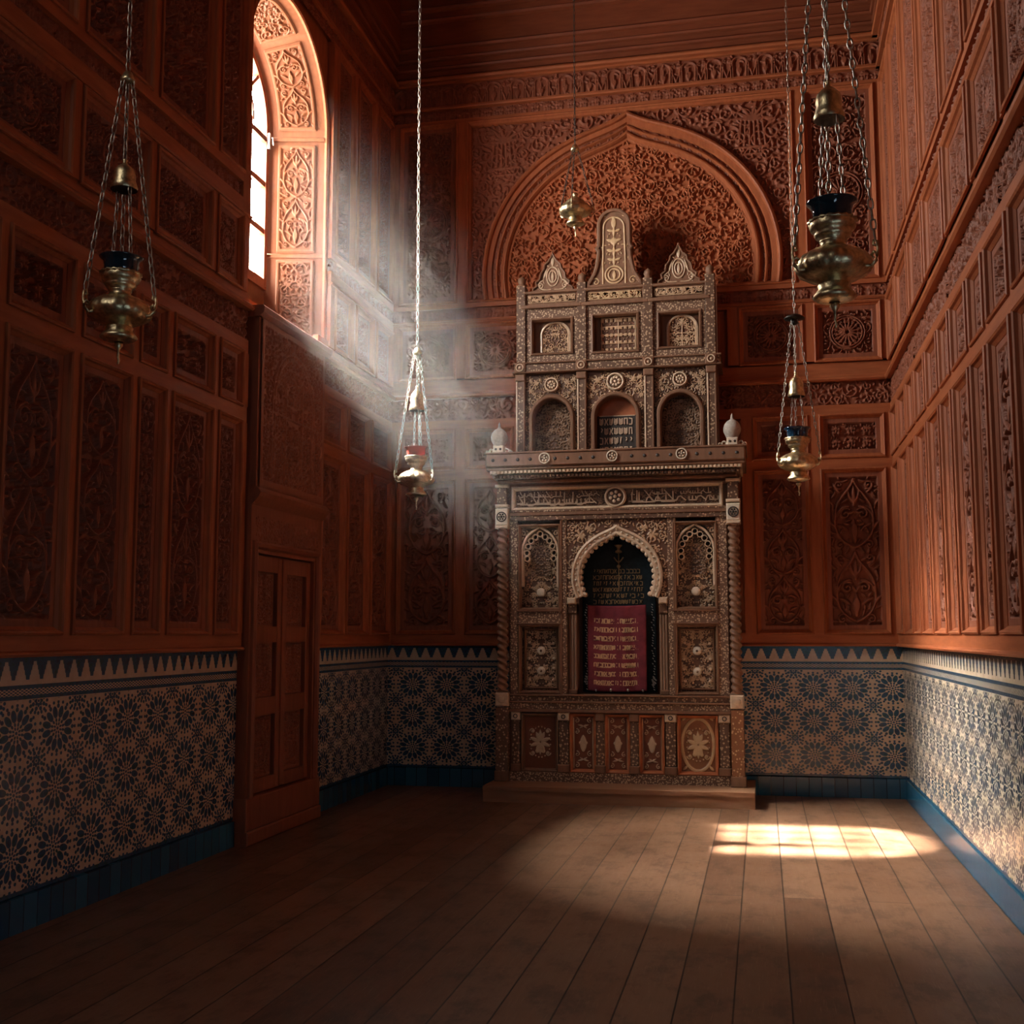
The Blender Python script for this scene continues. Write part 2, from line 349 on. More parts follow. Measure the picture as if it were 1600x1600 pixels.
# ------------------------------------------------------------------ carved ornament: strokes -> height field
class Carve:
    def __init__(s, w, h, res=.006, seed=0, mirror=True):
        s.w, s.h, s.res = w, h, res; s.nx = max(4, int(round(w/res))+1); s.ny = max(4, int(round(h/res))+1)
        s.H = np.zeros((s.ny, s.nx)); s.pts = []; s.r = random.Random(seed); s.mir = mirror
    def st(s, x, y, r):                       # x from the centre axis, y from the bottom
        s.pts.append((x, y, r))
        if s.mir: s.pts.append((-x, y, r))
    def curve(s, P, r0, r1=None):
        r1 = r0 if r1 is None else r1
        L = sum(math.dist(a, b) for a, b in zip(P[:-1], P[1:])); done = 0
        for a, b in zip(P[:-1], P[1:]):
            d = math.dist(a, b); k = max(1, int(d/(s.res*.6)))
            for i in range(k):
                t = i/k; q = (done+d*t)/max(L, 1e-6); s.st(a[0]+(b[0]-a[0])*t, a[1]+(b[1]-a[1])*t, r0+(r1-r0)*q)
            done += d
    def leaf(s, x, y, a, L, W, bend=0.):
        n = max(4, int(L/(s.res*.5)))
        for i in range(n+1):
            t = i/n; aa = a+bend*t; s.st(x+L*t*math.cos(a+bend*t*.5), y+L*t*math.sin(a+bend*t*.5), max(s.res*.6, W*math.sin(PI*min(1, .12+t*.86))**.8))
    def spiral(s, cx, cy, R, a0, turns, dr, r0, inner=.15):
        n = int(turns*22); P = []
        for i in range(n+1):
            t = i/n; rr = R*(1-t*(1-inner)); a = a0+dr*turns*2*PI*t; P.append((cx+rr*math.cos(a), cy+rr*math.sin(a)))
        s.curve(P, r0, r0*.8); s.st(P[-1][0], P[-1][1], r0*1.5)
        return P
    def bez(s, p0, p1, p2, p3, r0, r1=None):
        P = [tuple((1-t)**3*a+3*(1-t)**2*t*b+3*(1-t)*t*t*c+t**3*d for a, b, c, d in zip(p0, p1, p2, p3)) for t in [i/18 for i in range(19)]]
        s.curve(P, r0, r1); return P
    def flush(s):
        if not s.pts: return
        A = np.array(s.pts); s.pts = []
        for x, y, r in [A.T]:
            gx = (x+s.w/2)/s.res; gy = y/s.res; gr = np.maximum(r/s.res, .75)
            K = np.ceil(gr).astype(int)
            for k in np.unique(K):
                mk = K == k; o = np.arange(-k, k+1); ix = np.round(gx[mk]).astype(int); iy = np.round(gy[mk]).astype(int)
                X = ix[:, None, None]+o[None, None, :]+0*o[None, :, None]; Y = iy[:, None, None]+o[None, :, None]+0*o[None, None, :]
                d2 = ((X-gx[mk][:, None, None])**2+(Y-gy[mk][:, None, None])**2)/(gr[mk][:, None, None]**2)
                hh = np.sqrt(np.clip(1-d2, 0, 1)); ok = (X >= 0) & (X < s.nx) & (Y >= 0) & (Y < s.ny) & (hh > 0)
                np.maximum.at(s.H, (Y[ok], X[ok]), np.minimum(1, hh[ok]*1.25))
    def fill(s, n, L, W):
        """small leaves and berries in whatever ground is still bare"""
        s.flush(); hw = s.w/2
        occ = s.H > .15
        for _ in range(n):
            x = s.r.uniform(0, hw) if s.mir else s.r.uniform(-hw, hw); y = s.r.uniform(0, s.h)
            ix, iy = int((x+hw)/s.res), int(y/s.res); k = int(W*1.5/s.res)+1
            if occ[max(0, iy-k):iy+k+1, max(0, ix-k):ix+k+1].any() or iy >= s.ny or ix >= s.nx: continue
            a = s.r.uniform(0, 2*PI); l = L*s.r.uniform(.6, 1.1)
            s.leaf(x-math.cos(a)*l/2, y-math.sin(a)*l/2, a, l, W, s.r.uniform(-1, 1)); s.flush(); occ = s.H > .15
    def arabesque(s, R=.10, r0=.008, dense=1., y0=0., y1=None):
        """scrolls of about radius R packed all over, leaves round them"""
        y1 = s.h if y1 is None else y1
        hw = s.w/2; placed = []
        for _ in range(int(500*dense*max(1, s.w*s.h/1.0))):
            rr = R*s.r.uniform(.6, 1.15); x = s.r.uniform(rr*.7, max(rr*.8, hw-rr*.6)) if s.mir else s.r.uniform(-hw+rr*.6, hw-rr*.6); y = s.r.uniform(y0+rr*.6, max(y0+rr*.7, y1-rr*.6))
            if all(math.dist((x, y), (a, b)) > (rr+c)*.93 for a, b, c in placed): placed.append((x, y, rr))
        for x, y, rr in placed:
            dr = s.r.choice((-1, 1)); a0 = s.r.uniform(0, 2*PI); s.spiral(x, y, rr*.92, a0, 1.35, dr, r0)
            nl = 6
            for i in range(nl):
                a = a0+dr*i*2*PI/nl; s.leaf(x+rr*.95*math.cos(a), y+rr*.95*math.sin(a), a+dr*.9, rr*.5, r0*1.35, dr*.8)
                if i % 2: s.leaf(x+rr*.62*math.cos(a), y+rr*.62*math.sin(a), a+PI-dr*.8, rr*.34, r0*1.2, dr)
        s.fill(int(260*dense*min(6, max(1, s.w*s.h/.5))), R*.42, r0*1.1)
        return s
    def vine(s, seed=0):
        """hearts of scrollwork stacked up a tall panel"""
        hw = s.w/2; n = max(1, round(s.h/(s.w*1.45))); P = s.h/n; r0 = max(s.res*1.15, min(.011, s.w*.028))
        for k in range(n):
            y = k*P; X = hw*.86; fl_ = k % 2
            s.bez((0, y+.04*P), (X*1.35, y+.16*P), (X*1.1, y+.62*P), (X*.25, y+.60*P), r0)
            s.spiral(X*.42, y+.50*P, X*.30, PI*.75, 1.3, -1, r0*.9)
            s.bez((X*.95, y+.36*P), (X*1.05, y+.75*P), (X*.2, y+.75*P), (0, y+.98*P), r0)
            s.leaf(0, y+.12*P, PI/2, .30*P, r0*2.0); s.leaf(0, y+.16*P, PI*.33, .20*P, r0*1.3, .9)
            s.leaf(0, y+.62*P, PI/2, .26*P, r0*1.8); s.leaf(0, y+.66*P, PI*.22, .18*P, r0*1.3, 1.0)
            s.leaf(X*.95, y+.30*P, PI*.38, .16*P, r0*1.4, -.9); s.leaf(X*.7, y+.80*P, PI*.2, .14*P, r0*1.3, .8)
            s.spiral(X*.72, y+.90*P, X*.24, -PI*.6, 1.2, 1, r0*.85); s.spiral(X*.72, y+.08*P, X*.22, PI*.6, 1.2, -1, r0*.85)
            s.leaf(X*.35, y+.28*P, PI*.3, .14*P, r0*1.2, -.8)
        s.fill(500, s.w*.15, r0*1.05)
        return s
    def knots(s, nx_, ny_):
        """rows of small curled knots"""
        s.mir = False; cw, chh = s.w/nx_, s.h/ny_; r0 = max(s.res, min(cw, chh)*.052)
        for j in range(ny_):
            for i in range(nx_):
                x = -s.w/2+(i+.5)*cw; y = (j+.5)*chh; R = min(cw, chh)*.36
                for sg in (-1, 1):
                    s.spiral(x+sg*R*.62, y+R*.25, R*.48, PI/2, 1.25, sg, r0); s.spiral(x+sg*R*.62, y-R*.62, R*.34, -PI/2, 1.1, -sg, r0)
                s.leaf(x, y-R*.9, PI/2, R*1.9, r0*1.5)
        s.fill(160, cw*.16, r0*.9)
        return s
    def medallion(s, R, cy=None, ov=1.0, r0=.008):
        cy = s.h/2 if cy is None else cy
        for q in (1., .86): s.curve([(R*q*math.cos(a), cy+R*q*ov*math.sin(a)) for a in np.linspace(-PI/2, PI/2, 40)], r0*1.1)
        for i in range(8):
            a = -PI/2+PI*(i+.5)/8; s.leaf(R*.18*math.cos(a), cy+R*.18*ov*math.sin(a), a, R*.42, r0*1.5); s.spiral(R*.66*math.cos(a), cy+R*.66*ov*math.sin(a), R*.12, a, 1.1, 1, r0*.8)
        s.curve([(R*.15*math.cos(a), cy+R*.15*math.sin(a)) for a in np.linspace(-PI/2, PI/2, 12)], r0)
        s.fill(60, R*.3, r0); s.flush()
        # scrolls outside the ring
        X, Y = s.xy(); keep = (X**2+((Y-cy)/ov)**2) < (R*1.03)**2; H0 = s.H.copy(); s.H[:] = 0
        s.arabesque(min(.085, R*.45), r0*.95); s.flush(); s.H = np.where(keep, H0, np.where((X**2+((Y-cy)/ov)**2) > (R*1.1)**2, s.H, 0))
        return s
    def arcade(s, period):
        s.mir = False; n = max(1, round(s.w/period)); p = s.w/n; h = s.h; r0 = .008
        for i in range(n):
            x = -s.w/2+(i+.5)*p
            for q in (1., .78):
                R = p*.36*q; cy = h*.92-R*1.05
                s.curve([(x-R*.92, 0)]+[(x+R*math.cos(a), cy+R*math.sin(a)) for a in np.linspace(PI*1.1, -PI*.1, 22)]+[(x+R*.92, 0)], r0*.9)
            s.leaf(x, h*.05, PI/2, h*.6, r0*1.6)
            for sg in (-1, 1):
                s.leaf(x, h*.12, PI/2-sg*.6, h*.34, r0*1.2, sg*.8); s.leaf(x+sg*p*.5, h*.05, PI/2+sg*.25, h*.55, r0*1.1, sg*.3)
                s.spiral(x+sg*p*.42, h*.78, p*.10, PI/2, 1.2, sg, r0*.8)
        s.fill(40*n, p*.2, r0*.85)
        return s
    def rosettes(s, pts):
        """flowers of discs: (x, y, R)"""
        for x, y, R in pts:
            s.st(x, y, R*.32)
            for i in range(6): a = i*PI/3; s.leaf(x+R*.3*math.cos(a), y+R*.3*math.sin(a), a, R*.65, R*.24)
    def xy(s):
        return np.meshgrid(np.linspace(-s.w/2, s.w/2, s.nx), np.linspace(0, s.h, s.ny))
    def out(s): s.flush(); return s.H

CACHE = {}
def carved(key, w, h, design, res=.0065, depth=.03, border=0., d0=0., mask=None, rim=None, fine=0.):
    """mesh of a carved board w x h centred on the origin, facing +z; the design fills it inside a flat border"""
    k = (key, round(w, 3), round(h, 3), depth, border, d0)
    if k in CACHE: return CACHE[k]
    c = Carve(w-2*border, h-2*border, res, seed=hash_(key)); design(c); H = c.out()
    if border:
        nb = max(2, int(round(border/res))); H = np.pad(H, nb, constant_values=.92)
    ny, nx = H.shape; X, Y = np.meshgrid(np.linspace(-w/2, w/2, nx), np.linspace(-h/2, h/2, ny))
    P = np.stack([X, Y, d0+depth*H], -1); keep = mask(X, Y) if mask else None
    fig = H.copy()
    if border: fig[:nb, :] = 0; fig[-nb:, :] = 0; fig[:, :nb] = 0; fig[:, -nb:] = 0
    CACHE[k] = me = grid_mesh('carving', P, fig, keep)
    return me
def hash_(k): return sum((i+1)*ord(ch) for i, ch in enumerate(str(k))) % 9973

# ------------------------------------------------------------------ floor, ceiling
g = G(); g.box(XL-.7, .3, YF, .3, -.12, 0)
tag(g.build('floor', M_FLOOR, kind='structure'), 'worn brown floorboards running from the camera to the altar wall', 'floor')
g = G(); g.box(XL-.7, .3, YF, .3, CEIL, CEIL+.12)
o = tag(g.build('ceiling', M_CEIL, kind='structure'), 'dark wooden ceiling above the hall', 'ceiling')
g = G(); g.box(XL-.7, .3, YF-.12, YF, 0, CEIL)
tag(g.build('wall_front', M_WOOD, kind='structure'), 'plain dark wooden wall closing the near end of the hall', 'wall')

# ------------------------------------------------------------------ panelled walls
FR = .065                                   # face of rails and stiles
Z_LONG, Z_SMALL, Z_FRZ, Z_MID, Z_TALL = (1.51, 3.05), (3.17, 3.57), (3.67, 3.90), (4.08, 4.66), (4.90, 6.82)
MOULD = [(-.014, FR-.002), (-.012, FR+.014), (-.002, FR+.020), (.008, FR+.012), (.014, FR-.004), (.030, FR-.020), (.036, FR-.040), (.040, .008)]
def rect(u0, u1, v0, v1): return [(u0, v0), (u1, v0), (u1, v1), (u0, v1)]
def mould(parent, wd, hg, mat, prof=MOULD, name='moulding', u=0, v=0):
    k = ('m', round(wd, 3), round(hg, 3), id(prof))
    if k not in CACHE: g = G(); g.sweep(rect(-wd/2, wd/2, -hg/2, hg/2), prof); CACHE[k] = g.mesh(name)
    return obj(name, CACHE[k], mat, parent, (u, v, 0))
def D_vine(c): c.vine()
def D_arab(c): c.arabesque(.085, .0085)
def D_small(c): c.knots(max(1, round(c.w/.155)), 2)
def D_med(c): c.medallion(min(c.w, c.h)*.40, ov=1.0)
def D_oval(c): c.medallion(min(c.w*.36, c.h*.30), ov=1.35)
def D_tall(c): c.arabesque(.095, .0085)
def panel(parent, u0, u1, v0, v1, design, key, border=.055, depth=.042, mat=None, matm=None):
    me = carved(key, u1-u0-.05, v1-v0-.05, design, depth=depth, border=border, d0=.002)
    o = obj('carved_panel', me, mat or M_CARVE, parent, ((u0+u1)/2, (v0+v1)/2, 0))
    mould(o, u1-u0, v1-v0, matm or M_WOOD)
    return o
def rail(parent, u0, u1, v0, v1, d1=FR, mat=None): g = G(); g.box(u0, u1, v0, v1, 0, d1); return g.build('rail', mat or M_WOODH, parent)
STILES = {}
def stile(parent, u0, u1, v0, v1):
    k = (round(u1-u0, 3), round(v1-v0, 3))
    if k not in STILES: g = G(); g.box(-k[0]/2, k[0]/2, -k[1]/2, k[1]/2, 0, FR); STILES[k] = g.mesh('stile')
    return obj('stile', STILES[k], M_WOOD, parent, ((u0+u1)/2, (v0+v1)/2, 0))
LEDGE = [(.0, 0), (.0, FR+.03), (.014, FR+.045), (.03, FR+.045), (.042, FR+.03), (.05, FR+.012), (.065, FR), (.065, 0)]
def ledge(parent, u0, u1, v, prof=LEDGE, name='ledge_moulding', mat=None):
    g = G(); g.sweep([(u0, v), (u1, v)], prof, closed=False); return g.build(name, mat or M_WOODH, parent)
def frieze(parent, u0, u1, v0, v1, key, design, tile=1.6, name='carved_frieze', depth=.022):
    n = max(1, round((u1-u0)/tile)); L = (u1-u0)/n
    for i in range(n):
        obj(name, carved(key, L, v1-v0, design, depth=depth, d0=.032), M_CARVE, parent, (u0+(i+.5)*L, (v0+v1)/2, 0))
def D_frz(c): c.mir = False; c.arabesque(c.h*.36, .0085, 1.6)
def D_strip(c): c.mir = False; c.knots(max(1, round(c.w/(c.h*1.1))), 1)
def row(parent, stiles, zr, design, key, sw=.12, skip=(), ends=True, **kw):
    """panels between consecutive stile centres"""
    for i, (a, b) in enumerate(zip(stiles[:-1], stiles[1:])):
        if i not in skip: panel(parent, a+sw/2, b-sw/2, *zr, design, f'{key}{i % 2}' if design is not D_small else key, **kw)
    for s_ in stiles: stile(parent, s_-sw/2, s_+sw/2, *zr)
def dado(parent, u0, u1, u2w):
    g = G(); k = .03
    g.add([(u0, .185, 0), (u1, .185, 0), (u1, 1.385, 0), (u0, 1.385, 0), (u0, .185, k), (u1, .185, k), (u1, 1.385, k), (u0, 1.385, k)],
          [(4, 5, 6, 7), (7, 6, 2, 3), (0, 1, 5, 4), (1, 2, 6, 5), (3, 0, 4, 7)],
          uvs=[[(u2w(u0), .185), (u2w(u1), .185), (u2w(u1), 1.385), (u2w(u0), 1.385)]]+[[(0, .2)]*4]*4)
    return g.build('tile_dado', M_TILE, parent)
def skirting(name, loc, rz, u0s, u2w, label):
    g = G(); k = .045
    for u0, u1 in u0s:
        g.add([(u0, 0, 0), (u1, 0, 0), (u1, .185, 0), (u0, .185, 0), (u0, 0, k), (u1, 0, k), (u1, .175, k), (u0, .175, k)],
              [(4, 5, 6, 7), (7, 6, 2, 3), (1, 2, 6, 5), (3, 0, 4, 7)], uvs=[[(u2w(u0), 0), (u2w(u1), 0), (u2w(u1), .2), (u2w(u0), .2)]]*2+[[(.05, 0)]*4]*2)
    o = g.build(name, M_SKIRT, kind='structure'); o.location = loc; o.rotation_euler = (PI/2, 0, rz)
    return tag(o, label, 'baseboard')
def common(parent, u0, u1, up=True):
    rail(parent, u0, u1, 1.385, Z_LONG[0]); rail(parent, u0, u1, Z_LONG[1], Z_SMALL[0]); rail(parent, u0, u1, Z_SMALL[1], Z_FRZ[0])
    ledge(parent, u0, u1, 1.385, [(0, 0), (0, FR+.02), (.012, FR+.026), (.022, FR+.02), (.03, FR), (.03, 0)])
    frieze(parent, u0, u1, *Z_FRZ, 'frz', D_frz); ledge(parent, u0, u1, 3.895)
    rail(parent, u0, u1, 3.955, Z_MID[0], .05)
def upper(parent, u0, u1):
    rail(parent, u0, u1, Z_MID[1], 4.72); frieze(parent, u0, u1, 4.72, 4.84, 'strip', D_strip, 1.2, 'carved_strip', .016); rail(parent, u0, u1, 4.84, Z_TALL[0])
    ledge(parent, u0, u1, 4.685, [(0, 0), (0, FR+.012), (.012, FR+.018), (.022, FR), (.022, 0)])
    rail(parent, u0, u1, 6.82, 6.87); frieze(parent, u0, u1, 6.87, 6.99, 'strip2', D_strip, 1.2, 'carved_strip', .016)
    rail(parent, u0, u1, 6.99, 7.03); frieze(parent, u0, u1, 7.03, 7.27, 'arcade', lambda c: c.arcade(.26), 1.3, 'arcade_frieze'); rail(parent, u0, u1, 7.27, 7.31)
    ledge(parent, u0, u1, 7.29, [(0, 0), (0, FR+.05), (.02, FR+.06), (.04, FR+.05), (.055, FR), (.055, 0)])
    ledge(parent, u0, u1, 6.985, [(0, 0), (0, FR+.02), (.016, FR+.026), (.03, FR), (.03, 0)])

# ---- back wall: u from the left corner
g = G(); g.box(-.7, 5.04+.3, -.1, CEIL, -.2, 0)
WB = g.build('wall_back', M_WOOD, kind='structure'); WB.location = (XL, 0, 0); WB.rotation_euler = (PI/2, 0, 0)
tag(WB, 'far wall of carved red cedar with a great arch over a tiled dado', 'wall')
dado(WB, 0, 5.04, lambda u: u-5.04-.05)
skirting('baseboard_back', (XL, 0, 0), 0, [(0, 5.04)], lambda u: u, 'blue glazed tile skirting along the far altar wall')
common(WB, 0, 5.04); upper(WB, 0, 5.04)
SB = [.07, .79, 1.39, 2.0, 3.04, 3.65, 4.27, 4.97]
row(WB, SB, Z_LONG, D_vine, 'bl', skip=(2, 3, 4)); row(WB, SB, Z_SMALL, D_small, 'bs', skip=(2, 3, 4))
row(WB, [.07, .79, 1.5, 3.54, 4.25, 4.97], (4.10, 4.66), D_med, 'bm', skip=(2,))
for a, b in ((.07, .80), (4.20, 4.97)):
    panel(WB, a+.06, b-.06, *Z_TALL, lambda c: c.medallion(c.w*.42, cy=c.h*.45, ov=1.0), 'bt')
    stile(WB, a-.06, a+.06, *Z_TALL); stile(WB, b-.06, b+.06, *Z_TALL)
# the great arch
AC, AZ, AR = 2.52, 5.15, 1.5
A0, A1, AV0, AV1 = .86, 4.14, 4.90, 6.82
def arch_pts(R, n=90, tip=.13):
    b = math.asin(min(1, (AZ-AV0)/R)); P = []
    for i in range(n+1):
        a = -b+(PI+2*b)*i/n; dt = abs(a-PI/2); P.append((AC+R*math.cos(a), AZ+R*math.sin(a)+tip*math.exp(-dt/.12)))
    return P
def in_arch(R):
    def f(X, Y):
        uu, vv = X+(A0+A1)/2-AC, Y+(AV0+AV1)/2-AZ; dt = np.abs(np.arctan2(vv, uu)-PI/2)
        return np.hypot(uu, vv-.13*np.exp(-dt/.12)*(vv > 0)) < R
    return f
def D_tymp(c):
    for y in (.28, .50, .72, .92): c.rosettes([(.0, y*c.h, .07)])
    c.rosettes([(c.r.uniform(.15, 1.2), c.r.uniform(.3, 1.6), .04) for _ in range(14)])
    c.arabesque(.082, .0078, 2.2)
me = carved('tymp', A1-A0, AV1-AV0, D_tymp, depth=.034, d0=.006, res=.0055, mask=in_arch(1.26)); ty = obj('tympanum', me, M_TYMP, WB, ((A0+A1)/2, (AV0+AV1)/2, 0))
def D_span(c):
    for x, y in ((c.w*.385, c.h*.80),):      # a fluted vase with leaves in each corner
        for i in range(6): c.curve([(x-.13+.052*i, y-.10), (x-.10+.04*i, y+.16)], .012)
        c.curve([(x-.16, y-.13), (x+.16, y-.13)], .016); c.curve([(x-.12, y-.20), (x+.12, y-.20)], .012)
        for i in range(7): a = PI*(.1+.13*i); c.leaf(x, y+.14, a, .22, .020, .5*(1 if i > 3 else -1))
        for sg in (-1, 1): c.spiral(x+sg*.20, y+.02, .085, PI/2, 1.4, sg, .012)
    c.arabesque(.11, .010, 1.6)
io = in_arch(1.47); me = carved('span', A1-A0, AV1-AV0, D_span, depth=.026, d0=.004, mask=lambda X, Y: ~io(X, Y)); obj('spandrel', me, M_CARVE, WB, ((A0+A1)/2, (AV0+AV1)/2, 0))
mould(WB, A1-A0, AV1-AV0, M_WOOD, u=(A0+A1)/2, v=(AV0+AV1)/2, name='arch_surround')
for R, pr, nm in ((1.5, [(-.01, .0), (-.01, .06), (.0, .085), (.02, .095), (.035, .085), (.045, .06), (.09, .055), (.10, .03)], 'outer_arch_moulding'),
                  (1.36, [(-.01, .03), (-.005, .06), (.01, .066), (.02, .05), (.03, .028), (.10, .028)], 'arch_fascia'),
                  (1.29, [(-.015, .02), (-.01, .055), (.005, .075), (.02, .078), (.035, .06), (.045, .04), (.065, .035), (.075, 0)], 'inner_arch_moulding')):
    g = G(); g.sweep(arch_pts(R), pr, closed=False, smooth=False, cap=False); g.build(nm, M_WOOD, WB)
def arch_band(R0, R1, key):
    """carved ribbon bent round the arch"""
    n, k = 560, 14; c = Carve(4.6, R1-R0, .008, 5, False); c.knots(40, 1); H = c.out(); P0 = np.array(arch_pts(R0, H.shape[1]-1)); P1 = np.array(arch_pts(R1, H.shape[1]-1))
    t = np.linspace(0, 1, H.shape[0])[:, None, None]; P = P0[None]*(1-t)+P1[None]*t
    return grid_mesh('band', np.concatenate([P, (.03+.018*H)[..., None]], -1), H)
obj('carved_arch_band', arch_band(1.32, 1.40, 'band'), M_CARVE, WB)

# ---- right wall: u = -y
g = G(); g.box(-.3, -YF+.1, -.1, CEIL, -.2, 0)
WR = g.build('wall_right', M_WOOD, kind='structure'); WR.rotation_euler = (PI/2, 0, -PI/2)
tag(WR, 'right hand wall of glowing carved cedar panels over blue and cream tiles', 'wall')
dado(WR, 0, -YF, lambda u: u+.15); skirting('baseboard_right', (0, 0, 0), -PI/2, [(0, -YF)], lambda u: u, 'blue glazed tile skirting along the right hand wall')
UE = 6.9
common(WR, 0, UE); upper(WR, 0, UE)
SR = [.07, .68, 1.32, 1.835, 2.475, 3.115, 3.63, 4.28, 4.81, 5.45, 6.1, 6.75]
row(WR, SR, Z_LONG, D_vine, 'rl', sw=.11); row(WR, SR, Z_SMALL, D_small, 'rs', sw=.11)
SM = [.06, .80, 1.71, 2.63, 3.60, 4.54, 5.40, 6.3]
row(WR, SM, Z_MID, D_oval, 'rm', sw=.11); row(WR, SM, Z_TALL, D_tall, 'rt', sw=.11)

# ---- left wall: u = y - YF, with the window opening
U = lambda y: y-YF
WY, WHW, WSILL, WSPR = -2.7, .80, 4.03, 5.96
g = G(); u0, u1 = U(WY-WHW), U(WY+WHW)
g.box(-.1, u0, -.1, CEIL, -.2, 0); g.box(u1, U(.3), -.1, CEIL, -.2, 0); g.box(u0, u1, -.1, WSILL, -.2, 0); g.box(u0, u1, WSPR+WHW+.01, CEIL, -.2, 0)
N = 40; arc = [(U(WY)+WHW*math.cos(PI*i/N), WSPR+WHW*math.sin(PI*i/N)) for i in range(N+1)]; top = WSPR+WHW+.01
for a, b in zip(arc[:-1], arc[1:]):
    g.add([(a[0], a[1], 0), (b[0], b[1], 0), (b[0], top, 0), (a[0], top, 0)], [(0, 1, 2, 3)])
    g.add([(a[0], a[1], -.2), (b[0], b[1], -.2), (b[0], top, -.2), (a[0], top, -.2)], [(0, 1, 2, 3)])
WL = g.build('wall_left', M_WOOD, kind='structure'); WL.location = (XL, YF, 0); WL.rotation_euler = (PI/2, 0, PI/2)
tag(WL, 'left hand wall of dark carved cedar panels over a tiled dado', 'wall')
DY0, DY1 = -3.5, -2.11                       # the tall doorway casing stands here
dado(WL, 0, U(DY0), lambda u: u+YF+.175); dado(WL, U(DY1), U(0), lambda u: u+YF+.175)
skirting('baseboard_left', (XL, YF, 0), PI/2, [(0, U(DY0)), (U(DY1), U(0))], lambda u: u, 'blue glazed tile skirting along the left hand wall')
for a, b in ((U(-7.2), U(DY0-.01)), (U(DY1+.01), U(0))): common(WL, a, b)
SLn = [U(v) for v in (-6.95, -6.35, -5.69, -5.075, -4.66, -4.01, -3.55)]; SLf = [U(v) for v in (-2.06, -1.41, -.75, -.06)]
row(WL, SLn, Z_LONG, D_vine, 'll', sw=.105); row(WL, SLn, Z_SMALL, D_small, 'ls', sw=.105)
row(WL, SLf, Z_LONG, D_vine, 'll', sw=.105); row(WL, SLf, Z_SMALL, D_small, 'ls', sw=.105)
SLm = [U(v) for v in (-6.6, -5.77, -4.94, -4.10, -3.60)]; SLmf = [U(v) for v in (-1.80, -1.25, -.65, -.06)]
ZT2 = (4.92, 6.82)
for S_ in (SLm, SLmf): row(WL, S_, (4.03, 4.58), D_oval if S_ is SLm else D_arab, 'lm', sw=.11); row(WL, S_, ZT2, D_tall, 'lt', sw=.11)
for a, b in ((U(-7.2), U(-3.52)), (U(-1.86), U(0))):
    rail(WL, a, b, 4.58, 4.72); frieze(WL, a, b, 4.72, 4.84, 'strip', D_strip, 1.2, 'carved_strip', .016); rail(WL, a, b, 4.84, 4.92)
    if b < U(-3): stile(WL, U(-3.655), U(-3.535), 4.58, 4.92)
    ledge(WL, a, b, 4.60, [(0, 0), (0, FR+.012), (.012, FR+.018), (.022, FR), (.022, 0)]); rail(WL, a, b, 6.82, 6.87)
a, b = U(-7.2), U(0)
frieze(WL, a, b, 6.87, 6.99, 'strip2', D_strip, 1.2, 'carved_strip', .016); rail(WL, a, b, 6.99, 7.03)
frieze(WL, a, b, 7.03, 7.27, 'arcade', lambda c: c.arcade(.26), 1.3, 'arcade_frieze'); ledge(WL, a, b, 7.27)

# ---- window in the left wall
D_IN = .50; HW2 = .66                         # reveal depth, half width at the sash
WIN = bpy.data.objects.new('window_1', None); COL.objects.link(WIN); WIN.location = (XL, WY, WSILL); WIN.rotation_euler = (PI/2, 0, PI/2)
tag(WIN, 'tall arched window with a carved reveal high in the left wall', 'window', kind='structure')
SPR = WSPR-WSILL
def opening(hw, n=36, spr=SPR, v0=0.):        # up the far jamb, over, down the near one (local u, v); far side is +u
    return [(hw, v0)]+[(hw, v0+(spr-v0)*i/10) for i in range(1, 10)]+[(hw*math.cos(PI*i/n), spr+hw*math.sin(PI*i/n)) for i in range(n+1)]+[(-hw, spr-(spr-v0)*i/10) for i in range(1, 10)]+[(-hw, v0)]
def loft(name, A, B_, za, zb, mat, parent):
    g = G(); n = len(A); g.add([(*p, za) for p in A]+[(*p, zb) for p in B_], [(i, i+1, n+i+1, n+i) for i in range(n-1)]); return g.build(name, mat, parent)
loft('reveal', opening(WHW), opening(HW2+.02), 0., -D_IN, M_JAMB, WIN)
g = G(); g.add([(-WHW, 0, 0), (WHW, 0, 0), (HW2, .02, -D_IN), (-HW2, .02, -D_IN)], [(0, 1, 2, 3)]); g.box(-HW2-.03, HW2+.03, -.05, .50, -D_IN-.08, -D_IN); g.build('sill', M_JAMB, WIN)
g = G(); g.sweep(opening(WHW), [(.0, -.01), (.0, .02), (-.015, .03), (-.045, .03), (-.055, .015), (-.06, 0)], closed=False); g.build('architrave', M_WOOD, WIN)
